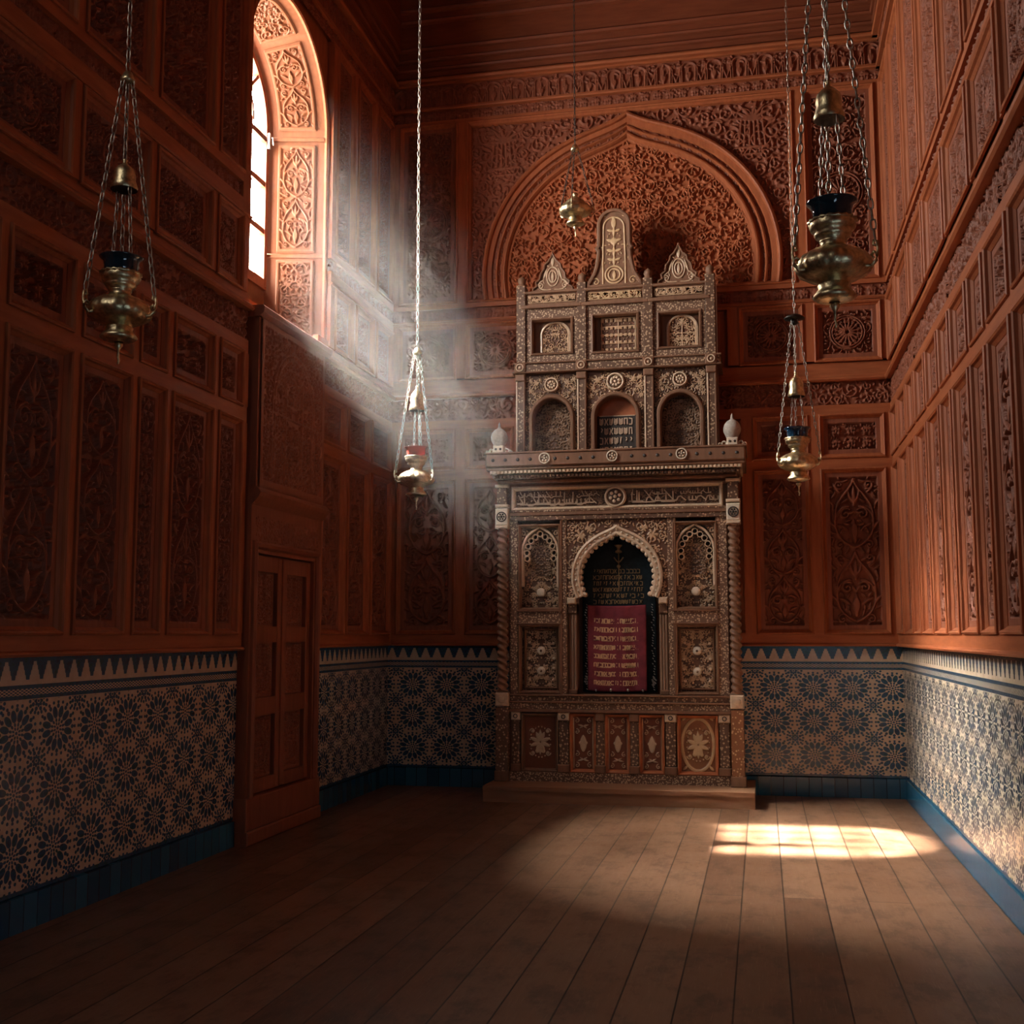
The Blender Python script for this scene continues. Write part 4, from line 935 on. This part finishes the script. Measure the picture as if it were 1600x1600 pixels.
for i in range(20):
    x = -1.13+2.26*i/19
    if min(abs(x+.635), abs(x), abs(x-.635)) > .07: obj('hole_disc', HOLE_DISC, M_EBONY, fa, (x, 0, 0))
for u in (-.635, 0, .635): roundel('cornice_roundel', u, 3.135, .80, .055, spokes=5)
for s in (-1, 1):
    g = G(); g.lathe([(.052, 3.275), (.062, 3.30), (.078, 3.335), (.080, 3.37), (.070, 3.405), (.045, 3.435), (.018, 3.452), (.010, 3.475), (.012, 3.485), (.001, 3.51)], (s*1.09, 0, .70), 22, axis='y'); fd = part('domed_finial', g, M_STONE)
    g = G(); g.box(s*1.09-.05, s*1.09+.05, 3.205, 3.28, .65, .755, .008)
    for q in (-1, 1):
        for k, R in ((.075, .026), (.112, .017)): g.ring(s*1.09+q*k, 3.205+R, R, R*.55, .68, .73, 14)
    g.build('scrolled_foot', M_BONEW, fd)
    g = G()
    for q in (-1, 1): g.disc(s*1.09+q*.022, 3.243, .012, .75, .758, 10)
    g.build('dark_eye', M_EBONY, fd)
# upper tiers
UD = .50
g = G(); g.box(-.955, .955, 3.2, 4.80, .02, .33); g.box(-.965, -.93, 3.2, 4.80, .33, UD-.03); g.box(.93, .965, 3.2, 4.80, .33, UD-.03); part('upper_carcass', g, M_CAB)
PIL = [-.925, -.325, .318, .905]; BAY = [(-.875, -.37), (-.28, .272), (.363, .855)]
for u in PIL:
    g = G(); g.box(-.045, .045, 3.205, 4.01, .33, UD, .005); p = part('lower_pilaster', g, M_INLAY, u=u)
    g = G(); g.box(-.05, .05, 3.94, 4.01, .33, UD+.02, .01); g.build('capital', M_CAB, p)
    for k in (-.036, .036): g = G(); g.box(k-.008, k+.008, 3.22, 3.94, UD-.01, UD+.008, .003); g.build('fillet', M_BONE if k < 0 else M_CAB, p)
    g = G(); g.box(-.045, .045, 4.12, 4.90, .33, UD-.02, .005); p = part('upper_pilaster', g, M_INLAY, u=u)
    g = G(); g.lathe([(.05, 4.90), (.05, 4.915), (.03, 4.925), (.042, 4.955), (.036, 4.985), (.012, 5.0), (.001, 5.012)], (0, 0, .43), 14, axis='y'); g.build('pinnacle', M_CAB, p)
    k = .02
    g = G(); g.box(-.055, .055, 4.02, 4.12, .4, UD+.035, .008); b_ = part('rail_block', g, M_CAB, u=u)
    g = G(); g.ring(0, 4.07, .040, .012, UD+.03, UD+.046, 20); g.disc(0, 4.07, .012, UD+.03, UD+.044, 8); g.build('block_ring', M_BONE, b_)
g = G(); g.box(-.985, .985, 4.03, 4.105, .02, UD+.015, .006); part('middle_rail', g, M_INLAY)
for v in (4.015, 4.105): g = G(); g.box(-1.0, 1.0, v, v+.018, .02, UD+.03, .006); part('rail_moulding', g, M_CAB)
def arch_open(hw, vs, top):
    return lambda X, Y: (np.where(Y > vs, np.hypot(X/hw, (Y-vs)/(top-vs)), np.abs(X)/hw) < 1)
for i, (a, b) in enumerate(BAY):
    u = (a+b)/2; wd = b-a; hw = .188 if i != 1 else .20; vs, tp = 3.565, 3.77
    # spandrel board with an arched opening
    ao = arch_open(hw+.02, vs-3.61, tp+.02-3.61)
    def D_sp(c): c.rosettes([(c.w*.30, c.h*.90, .036), (c.w*.42, c.h*.92, .03), (c.w*.40, c.h*.80, .034), (c.w*.33, c.h*.76, .022), (c.w*.44, c.h*.69, .025), (c.w*.22, c.h*.93, .022)]); c.arabesque(.045, .0045, .4)
    sp = board('arched_board', carved(f'ab{i}', wd+.01, .80, D_sp, res=.004, depth=.010, d0=UD-.04, mask=lambda X, Y: ~ao(X, Y)), M_FIGT if i == 1 else M_FIG, u, 3.61, 0)
    P = [(hw, 3.205-3.61), (hw, vs-3.61)]+[(hw*math.cos(t), vs-3.61+(tp-vs)*math.sin(t)) for t in np.linspace(0, PI, 30)[1:-1]]+[(-hw, vs-3.61), (-hw, 3.205-3.61)]
    g = G(); g.sweep(P, [(.006, .36), (.006, UD-.01), (-.004, UD), (-.022, UD), (-.034, UD-.012), (-.04, UD-.04)], closed=False, cap=False); g.build('arch_band', M_CAB, sp)
    if i != 1:
        board('niche_field', res5('nf', 2*hw+.02, .58, lambda c: c.arabesque(.04, .0055, 1.6), depth=.012, d0=.345), M_FIGD, 0, -.11, 0, sp)
    else:
        g = G(); g.box(-hw-.01, hw+.01, -.40, .18, .33, .352); nb = g.build('niche_board', M_ORANGE, sp)
        g = G(); g.box(-hw, hw, -.40, -.015, .352, .358); g.build('script_ground', M_EBONY, nb)
        g = G(); r = random.Random(11); g.ribbon([(-hw+.03, -.018), (hw-.03, -.018)], .008, .352, .362)
        for j in range(4):
            for q in range(7):
                x = -.165+.047*q; y = -.105-.093*j
                S_, a_ = glyph(r, 0, 0, .060)
                for S in S_: g.ribbon([(x+p_[0]*.040/a_, y+p_[1]) for p_ in S], .009, .356, .368)
        g.build('bone_lettering', M_BONE, nb)
    R = .088 if i == 1 else .072
    roundel('arch_roundel', u, 3.905 if i == 1 else 3.90, UD-.02, R, m1=M_BONE, m2=M_INLAY, spokes=8)
    # upper panel with a recessed lattice
    vb, vt = 4.125, 4.665
    fr_ = G(); ow, oh = (.40, .345) if i != 1 else (.44, .37); cv = (vb+vt)/2-.01
    for (q0, q1, w0, w1) in ((-wd/2, wd/2, vb, cv-oh/2), (-wd/2, wd/2, cv+oh/2, vt), (-wd/2, -ow/2, cv-oh/2, cv+oh/2), (ow/2, wd/2, cv-oh/2, cv+oh/2)): fr_.box(q0, q1, w0, w1, .36, UD-.045)
    p = part('window_frame_panel', fr_, M_INLAYF, u=u)
    g = G(); g.sweep(rect(-ow/2, ow/2, cv-oh/2, cv+oh/2), [(-.012, UD-.05), (-.01, UD-.03), (.004, UD-.026), (.014, UD-.045), (.014, .40)]); g.build('recess_moulding', M_CAB, p)
    def D_lat(c):
        if i == 1:
            c.mir = True
            for q in (0, .46): c.curve([(c.w*q, .01), (c.w*q, c.h-.01)], .006)
            for q in (.04, .27, .5, .73, .96): c.curve([(0, c.h*q), (c.w*.47, c.h*q)], .006)
            c.knots(8, 5)
        else:
            hw_ = c.w*.44; c.curve([(hw_, .02), (hw_, c.h*.62)]+[(hw_*math.cos(t), c.h*.62+c.h*.33*math.sin(t)) for t in np.linspace(0, PI/2, 14)], .008); c.curve([(0, .02), (hw_, .02)], .008)
            if i == 2: c.curve([(0, .02), (0, c.h*.9)], .006); c.curve([(0, c.h*.45), (hw_, c.h*.45)], .006)
            c.arabesque(.035, .0045, .4)
    board('lattice', carved(f'lat{i}', ow-.11 if i != 1 else ow-.08, oh-.01, D_lat, res=.004, depth=.012, d0=.372, mask=None if i == 1 else (lambda X, Y: np.hypot(X/.145, np.maximum(0, Y-.03)/.13) < 1)), M_FIGT, .025, cv, 0, p)
    if i != 1:
        g = G(); g.sweep([(.145, -.165), (.145, .03)]+[(.145*math.cos(t), .03+.13*math.sin(t)) for t in np.linspace(0, PI, 24)[1:-1]]+[(-.145, .03), (-.145, -.165)], [(-.004, .37), (-.004, .392), (.012, .396), (.016, .372)], closed=False); g.build('lattice_arch', M_BONE, p, (.025, cv, 0))
    g = G(); g.box(-ow/2, ow/2, cv-oh/2, cv+oh/2, .33, .37); g.build('recess_back', M_CAB, p)
    # rail with a cartouche
    g = G(); g.box(a-.045, b+.045, 4.665, 4.70, .02, UD-.01, .006); part('tier_moulding', g, M_CAB)
    g = G(); g.box(a-.02, b+.02, 4.70, 4.815, .02, UD-.05); q = part('cartouche_rail', g, M_CAB)
    board('cartouche', carved('cart', wd-.03, .075, lambda c: (setattr(c, 'mir', False), [c.curve([(-c.w*.49, q), (c.w*.49, q)], .004) for q in (.005, .07)], c.arabesque(.024, .0042, .8)), res=.0035, depth=.010, d0=UD-.05), M_FIGO if i == 1 else M_FIGT, u, 4.76, 0, None)
    g = G(); g.box(a-.045, b+.045, 4.815, 4.84, .02, UD-.02, .006); part('tier_moulding', g, M_CAB)
def crest(name, outline, u, vbase, d0, d1, key, D, fig, rim=.018, mh=None):
    """carved cresting cut to a symmetrical outline (half outline from the base corner up to the apex)"""
    full = outline+[(-x, y) for x, y in outline[::-1][1:]]
    g = G(); n = len(full); g.add([(x, y, d0) for x, y in full]+[(x, y, d1-.015) for x, y in full], [tuple(range(n-1, -1, -1)), tuple(range(n, 2*n))]+[(i, (i+1) % n, n+(i+1) % n, n+i) for i in range(n)])
    o_ = part(name, g, M_CAB, None, u, vbase)
    g = G(); g.sweep(full, [(-.002, d0), (-.002, d1), (rim*.3, d1+.008), (rim*.8, d1+.006), (rim, d1-.012)]); g.build('crest_moulding', M_CAB, o_)
    W = 2*max(x for x, y in full); Hh = max(y for x, y in full); ys = np.array([y for x, y in outline]); xs = np.array([x for x, y in outline])
    def mk(X, Y): return np.abs(X) < np.interp(Y+Hh/2, np.maximum.accumulate(ys)+np.arange(len(ys))*1e-6, xs)-rim*.6
    board('crest_carving', res5(key, W, Hh, D, depth=.012, d0=d1-.018, mask=mk), fig, 0, Hh/2, 0, o_)
    return o_
side = [(.205, 0), (.20, .04), (.165, .06), (.175, .10), (.135, .13), (.125, .19), (.09, .235), (.085, .275), (.045, .31), (.02, .355), (0, .40)]
def D_crest(c):
    cy = c.h*.38
    for q in (1., .62): c.curve([(.058*q*math.cos(t), cy+.095*q*math.sin(t)) for t in np.linspace(-PI/2, PI/2, 24)], .008)
    c.leaf(0, cy-.05, PI/2, .10, .016); c.leaf(.0, c.h*.66, PI/2, .11, .02)
    c.bez((.02, .02), (.15, .0), (.17, .10), (.09, .12), .008); c.spiral(.12, .06, .035, 0, 1.2, 1, .007); c.leaf(.09, .13, PI*.6, .11, .012)
    c.fill(60, .03, .006)
for i, (u, nm) in enumerate(((-.615, 'side_crest'), (.612, 'side_crest'))): crest(nm, side, u, 4.84, .36, .44, 'scr', D_crest, M_FIGR if i == 0 else M_FIG, .016)
cen = [(.272, 0), (.265, .05), (.235, .10), (.205, .15), (.185, .22), (.172, .30), (.165, .36), (.185, .39), (.165, .42), (.163, .52), (.163, .62)]+[(.163*math.cos(t), .62+.163*math.sin(t)) for t in np.linspace(.15, PI/2, 12)]
def D_cen(c):
    for q in (1., .66): c.curve([(.085*q*math.cos(t), .125+.085*q*math.sin(t)) for t in np.linspace(-PI/2, PI/2, 24)], .010)
    c.leaf(0, .085, PI/2, .08, .02)
    c.curve([(.11, .02), (.11, .24), (.10, .60)]+[(.10*math.cos(t), .60+.10*math.sin(t)) for t in np.linspace(0, PI/2, 10)], .009)
    for y, R in ((.27, .045), (.36, .05), (.46, .05), (.56, .045)):
        c.leaf(0, y-R, PI/2, 2*R, R*.35); c.leaf(R*.3, y, .3, R*1.2, R*.34); c.st(R*.9, y-R*.6, R*.2)
    c.st(0, .46, .038); c.leaf(0, .60, PI/2, .10, .028)
    c.spiral(.18, .06, .045, 0, 1.2, 1, .007); c.fill(80, .03, .006)
crest('central_crest', cen, -.005, 4.84, .32, .46, 'ccr', D_cen, M_FIGO, .034)
# ---- things hung in the niche
def cloth(name, w_, h_, amp, mat, k=5):
    nx_, ny_ = 40, 50; X, Y = np.meshgrid(np.linspace(-w_/2, w_/2, nx_), np.linspace(0, -h_, ny_))
    Z = amp*np.sin(X/w_*2*PI*k*.5+.4)*(.25+.75*(-Y/h_))+amp*.4*np.sin(X/w_*21+Y*3); Yv = Y+.012*(1-(2*X/w_)**2)*(-1)
    F_ = np.stack([X, Yv, Z], -1); B_ = F_.copy(); B_[..., 2] -= .006
    me = grid_mesh(name, F_); o_ = obj(name, me, mat); md = o_.modifiers.new('thickness', 'SOLIDIFY'); md.thickness = .005; md.offset = -1
    return o_, (lambda x, y: amp*math.sin(x/w_*2*PI*k*.5+.4)*(.25+.75*(-y/h_))+amp*.4*math.sin(x/w_*21+y*3))
dk, _ = cloth('embroidered_backcloth', .70, 1.50, .004, M_BLACKCLOTH); dk.location = (CX, -.375, 2.46); dk.rotation_euler = (PI/2, 0, 0)
tag(dk, 'blue black backcloth with dull gold lines at the back of the arched niche', 'cloth')
r = random.Random(5)
for j in range(6): g = G(); writing(g, r, -.245, .245, -.385-.058*j, .036, .006, .006, .010, glyph); g.build('gold_lettering', M_DIMGOLD, dk)
g = G()
for i in range(30): g.ribbon([(0, -.24-.01*i), (0, -.248-.01*i)], .008, .006, .012)
g.build('gold_seam', M_DIMGOLD, dk)
g = G(); g.lathe([(.006, -.20), (.035, -.19), (.03, -.175), (.012, -.165), (.02, -.14), (.036, -.13), (.038, -.118), (.001, -.118)], (0, 0, .02), 14, axis='y')
g.tube([(-.045, -.235, .016), (-.02, -.27, .016), (0, -.285, .016), (.02, -.27, .016), (.045, -.235, .016)], .006); g.tube([(0, -.20, .016), (0, -.31, .016)], .006)
g.lathe([(.001, -.345), (.016, -.33), (.018, -.315), (.001, -.30)], (0, 0, .016), 12, axis='y'); g.build('gold_lamp_emblem', M_DIMGOLD, dk)
g = G(); r = random.Random(6)
for s in (-1, 1):
    for i in range(34):
        y = -.68-.024*i; x = s*.315+r.uniform(-.012, .012); g.ribbon([(x-.004, y), (x+.006, y-.008)], .007, .006, .010)
    for i in range(10): x = s*.315+r.uniform(-.02, .02); y = -1.40+r.uniform(-.03, .05); g.ribbon([(x, y), (x+.01, y-.01)], .013, .006, .012)
g.build('silver_border', M_SILV, dk)
rd, zf = cloth('hanging_curtain', .555, .80, .009, M_RED); rd.location = (CX-.02, -.425, 1.775); rd.rotation_euler = (PI/2, 0, 0)
tag(rd, 'small wine red cloth with eight gold embroidered lines hanging in the cabinet niche', 'curtain')
r = random.Random(9)
for j in range(8):
    g = G(); y = -.140-.0825*j; x = -.215
    while x < .20:
        S, adv = glyph(r, x, y-.018, .034); z = zf(x, y)
        for s_ in S: g.ribbon([(a, b-.012*(1-(2*a/.555)**2)) for a, b in s_], .0095, z-.002, z+.006)
        x += adv*.86
    for i in range(24):
        x = -.215+.018*i; z = zf(x, y); g.ribbon([(x, y-.024-.012*(1-(2*x/.555)**2)), (x+.012, y-.024-.012*(1-(2*x/.555)**2))], .007, z-.002, z+.005)
    g.build('gold_lettering', M_GOLD, rd)
g = G()
for x in (-.20, -.06, .10, .24): g.lathe([(.001, -.018), (.012, -.008), (.014, 0), (.008, .012), (.001, .014)], (x, -.795, .004), 10, axis='y')
g.build('tassel', M_SILV, rd)

# ------------------------------------------------------------------ hanging lamps
M_BRASS2 = plain('pale_brass', (.72, .60, .40), .38, 1., .3, 60, bmp=.3)
def chain_mesh(p0, p1, pitch, r, wd):
    g = G(); A, B_ = Vector(p0), Vector(p1); L = (B_-A).length; n = max(2, int(L/pitch)); t = (B_-A).normalized()
    x = t.cross(Vector((.3, 1, .1))).normalized(); y = t.cross(x)
    h = L/n*.5
    for i in range(n):
        c = A+t*(L*(i+.5)/n); s_ = x if i % 2 else y
        g.tube([c+t*(h*1.22*math.sin(a))+s_*(wd*math.cos(a)) for a in [2*PI*k/8 for k in range(8)]], r, 4, True)
    return g
def hanging_lamp(loc, hub, bell, glass, label, scale=1., ang=0., brass=None, chainm=None, hubdisc=False, twist=.0, pitch=.034, wid=.0085, lean=0.):
    br, cm = brass or M_BRASS, chainm or M_CHAIN
    o = empty('hanging_lamp', loc, label, 'lamp', group='brass hanging lamps on chains'); S = scale
    def lz(name, prof, mat, parent, n=26, wob=None): g = G(); g.lathe([(r_*S, z*S) for r_, z in prof], (0, 0, 0), n, wob=wob); return g.build(name, mat, parent)
    body = lz('lamp_body', [(.052, -.145), (.045, -.160), (.050, -.172), (.085, -.185), (.118, -.205), (.137, -.230), (.140, -.250), (.128, -.272), (.098, -.290), (.062, -.302), (.054, -.312)], br, o, 48, lambda a, z: .035*math.cos(16*a) if -.285*S < z < -.18*S else 0)
    if bell: lz('neck', [(.083, -.072), (.087, -.090), (.080, -.105), (.066, -.112), (.070, -.122), (.064, -.132), (.050, -.142), (.052, -.150)], br, body)
    if bell: lz('gallery', [(.080, -.065), (.088, -.066), (.088, -.075), (.080, -.078)], br, body, 36, lambda a, z: .06*math.cos(18*a))
    lz('foot', [(.052, -.308), (.062, -.318), (.058, -.330), (.074, -.350), (.082, -.362), (.070, -.372), (.045, -.378), (.02, -.382)], br, body)
    g = G(); g.lathe([(.001, -.378*S), (.016*S, -.385*S), (.020*S, -.398*S), (.010*S, -.412*S), (.006*S, -.42*S)], n=12); g.tube([(0, 0, -.42*S), (0, 0, -.45*S), (.004, 0, -.465*S), (0, 0, -.48*S)], .0055*S, 6); g.build('drop_finial', br, body)
    if not bell: lz('lid', [(.088, -.186), (.080, -.165), (.055, -.148), (.030, -.135), (.018, -.115), (.024, -.10), (.012, -.085), (.001, -.08)], br, body)
    if bell: lz('glass_cup', [(.001, -.080), (.060, -.078), (.072, -.060), (.074, -.035), (.078, -.012), (.092, -.001), (.096, .004), (.090, .006), (.074, -.006), (.068, -.035), (.06, -.065), (.001, -.07)], glass, o)
    for k in range(3):
        a = ang+2*PI*k/3; ca, sa = math.cos(a), math.sin(a)
        q = lambda r_, z: (r_*S*ca, r_*S*sa, z*S)
        g = G(); g.tube([q(.128, -.268), q(.150, -.272), (q(.168, -.255)), q(.172, -.235), q(.160, -.222), q(.150, -.232), q(.158, -.245)], .0065*S, 6)
        g.tube([q(.170, -.24), q(.176, -.215), q(.172, -.185), q(.160, -.178), q(.158, -.195), q(.168, -.200)], .006*S, 6); g.build('handle', br, body)
        chain_mesh(q(.166, -.18), (ca*.022, sa*.022, hub), pitch, wid*.34, wid).build('chain', cm, o)
    # hub, bell and the chain to the ceiling
    if hubdisc: hb = G(); hb.lathe([(.002, .035), (.02, .03), (.055, .015), (.075, .0), (.070, -.008), (.03, -.012), (.02, -.03), (.03, -.04), (.012, -.05), (.001, -.05)], (0, 0, hub), 20)
    else: hb = G(); hb.lathe([(.001, .035), (.018, .03), (.026, .012), (.034, .0), (.036, -.014), (.022, -.022), (.001, -.024)], (0, 0, hub), 14)
    hb.build('chain_hub', M_DARKM if hubdisc else br, o)
    chain_mesh((0, 0, hub+.03), (lean, 0, CEIL-loc[2]), pitch*1.25, wid*.36, wid*1.05).build('suspension_chain', cm, o)
    if bell is None: return o
    b0, b1 = bell; H = b1-b0
    bl = G(); bl.lathe([(.055, 0), (.062, .012), (.056, .03), (.050, .20*H+.02), (.052, .45*H), (.046, .62*H), (.028, .74*H), (.012, .82*H), (.010, .9*H), (.014, .94*H), (.001, H)], (0, 0, b0), 22)
    bb = bl.build('smoke_bell', br, o)
    bl = G(); bl.lathe([(.001, .012), (.03, .010), (.054, .0), (.060, .0)], (0, 0, b0), 20); bl.build('bell_underside', M_DARKM, bb)
    chain_mesh((0, 0, b1-.01), (0, 0, hub), pitch, wid*.3, wid*.8).build('bell_chain', cm, o)
    for s in (-1, 1):
        a = ang+PI/6
        chain_mesh((s*.05*math.cos(a), s*.05*math.sin(a), b0+.01), (s*.078*S*math.cos(a), s*.078*S*math.sin(a), -.0), pitch, wid*.3, wid*.8).build('cup_chain', cm, o)
    return o
hanging_lamp((-4.114, -6.692, 3.207), .86, (.325, .475), M_BLUEG, 'large brass hanging lamp with blue black glass cup in front of the left wall panels', 1.02, ang=2.11, pitch=.046, wid=.011)
hanging_lamp((-3.881, -2.808, 2.936), .76, (.293, .495), M_REDG, 'hanging lamp with a red glass cup hung in the dusty sunbeam left of the cabinet', 1.0, ang=1.62, brass=M_BRASS2, pitch=.04, wid=.010)
hanging_lamp((-.983, -6.739, 3.196), 1.45, (.345, .515), M_BLUEG, 'largest brass hanging lamp with dark blue glass cup, at upper right near the right wall', 1.05, ang=1.57, pitch=.042, wid=.010)
hanging_lamp((-1.014, -2.914, 2.959), .81, (.233, .42), M_BLUEG2, 'brass hanging lamp with blue cup and a disc on its chain, right of cabinet', 1.0, ang=1.62, hubdisc=True, pitch=.036, wid=.008)
hanging_lamp((-2.724, -2.17, 5.215), .30, None, M_BRASS, 'small brass hanging lamp high in front of the great arch above the cabinet', .95, ang=.5, chainm=M_DARKM, pitch=.036, wid=.007)

# ------------------------------------------------------------------ dust hanging in the air under the window
M = bpy.data.materials.new('dust_haze'); M.use_nodes = True; nt = M.node_tree; nt.nodes.clear()
out = node(nt, 'ShaderNodeOutputMaterial'); vs = node(nt, 'ShaderNodeVolumeScatter', Anisotropy=.1); vs.inputs['Color'].default_value = (1, .98, .95, 1)
tc = node(nt, 'ShaderNodeTexCoord'); s = node(nt, 'ShaderNodeSeparateXYZ'); nt.links.new(tc.outputs['Object'], s.inputs[0])
x, y, z = (E(nt, s.outputs[i]) for i in range(3))
HRX, HRY, HRZ = 1.75, 1.8, 2.0
t = x/HRX; zz = (z+x*.75)/HRZ; yy = y/HRY
den = (1-(t*t+yy*yy+zz*zz)).mx(0.); den = den*den*HZ_D
nt.links.new(den.k, vs.inputs['Density']); nt.links.new(vs.outputs[0], out.inputs['Volume'])
hc = (-4.35, -2.7, 3.85); g = G(); n = 32; pr = [(math.sin(PI*i/16), math.cos(PI*i/16)) for i in range(17)]
g.add([(max(XL+.20-hc[0], HRX*r_*math.cos(2*PI*k/n)), HRY*r_*math.sin(2*PI*k/n), HRZ*h_-.75*max(XL+.20-hc[0], HRX*r_*math.cos(2*PI*k/n))) for r_, h_ in pr for k in range(n)],
      [(j*n+i, (j+1)*n+i, (j+1)*n+(i+1) % n, j*n+(i+1) % n) for j in range(16) for i in range(n)])
hz = g.build('dust_haze', M, None, hc); tag(hz, 'thin dusty haze lit by the sunbeam below the arched window', 'haze', kind='stuff')
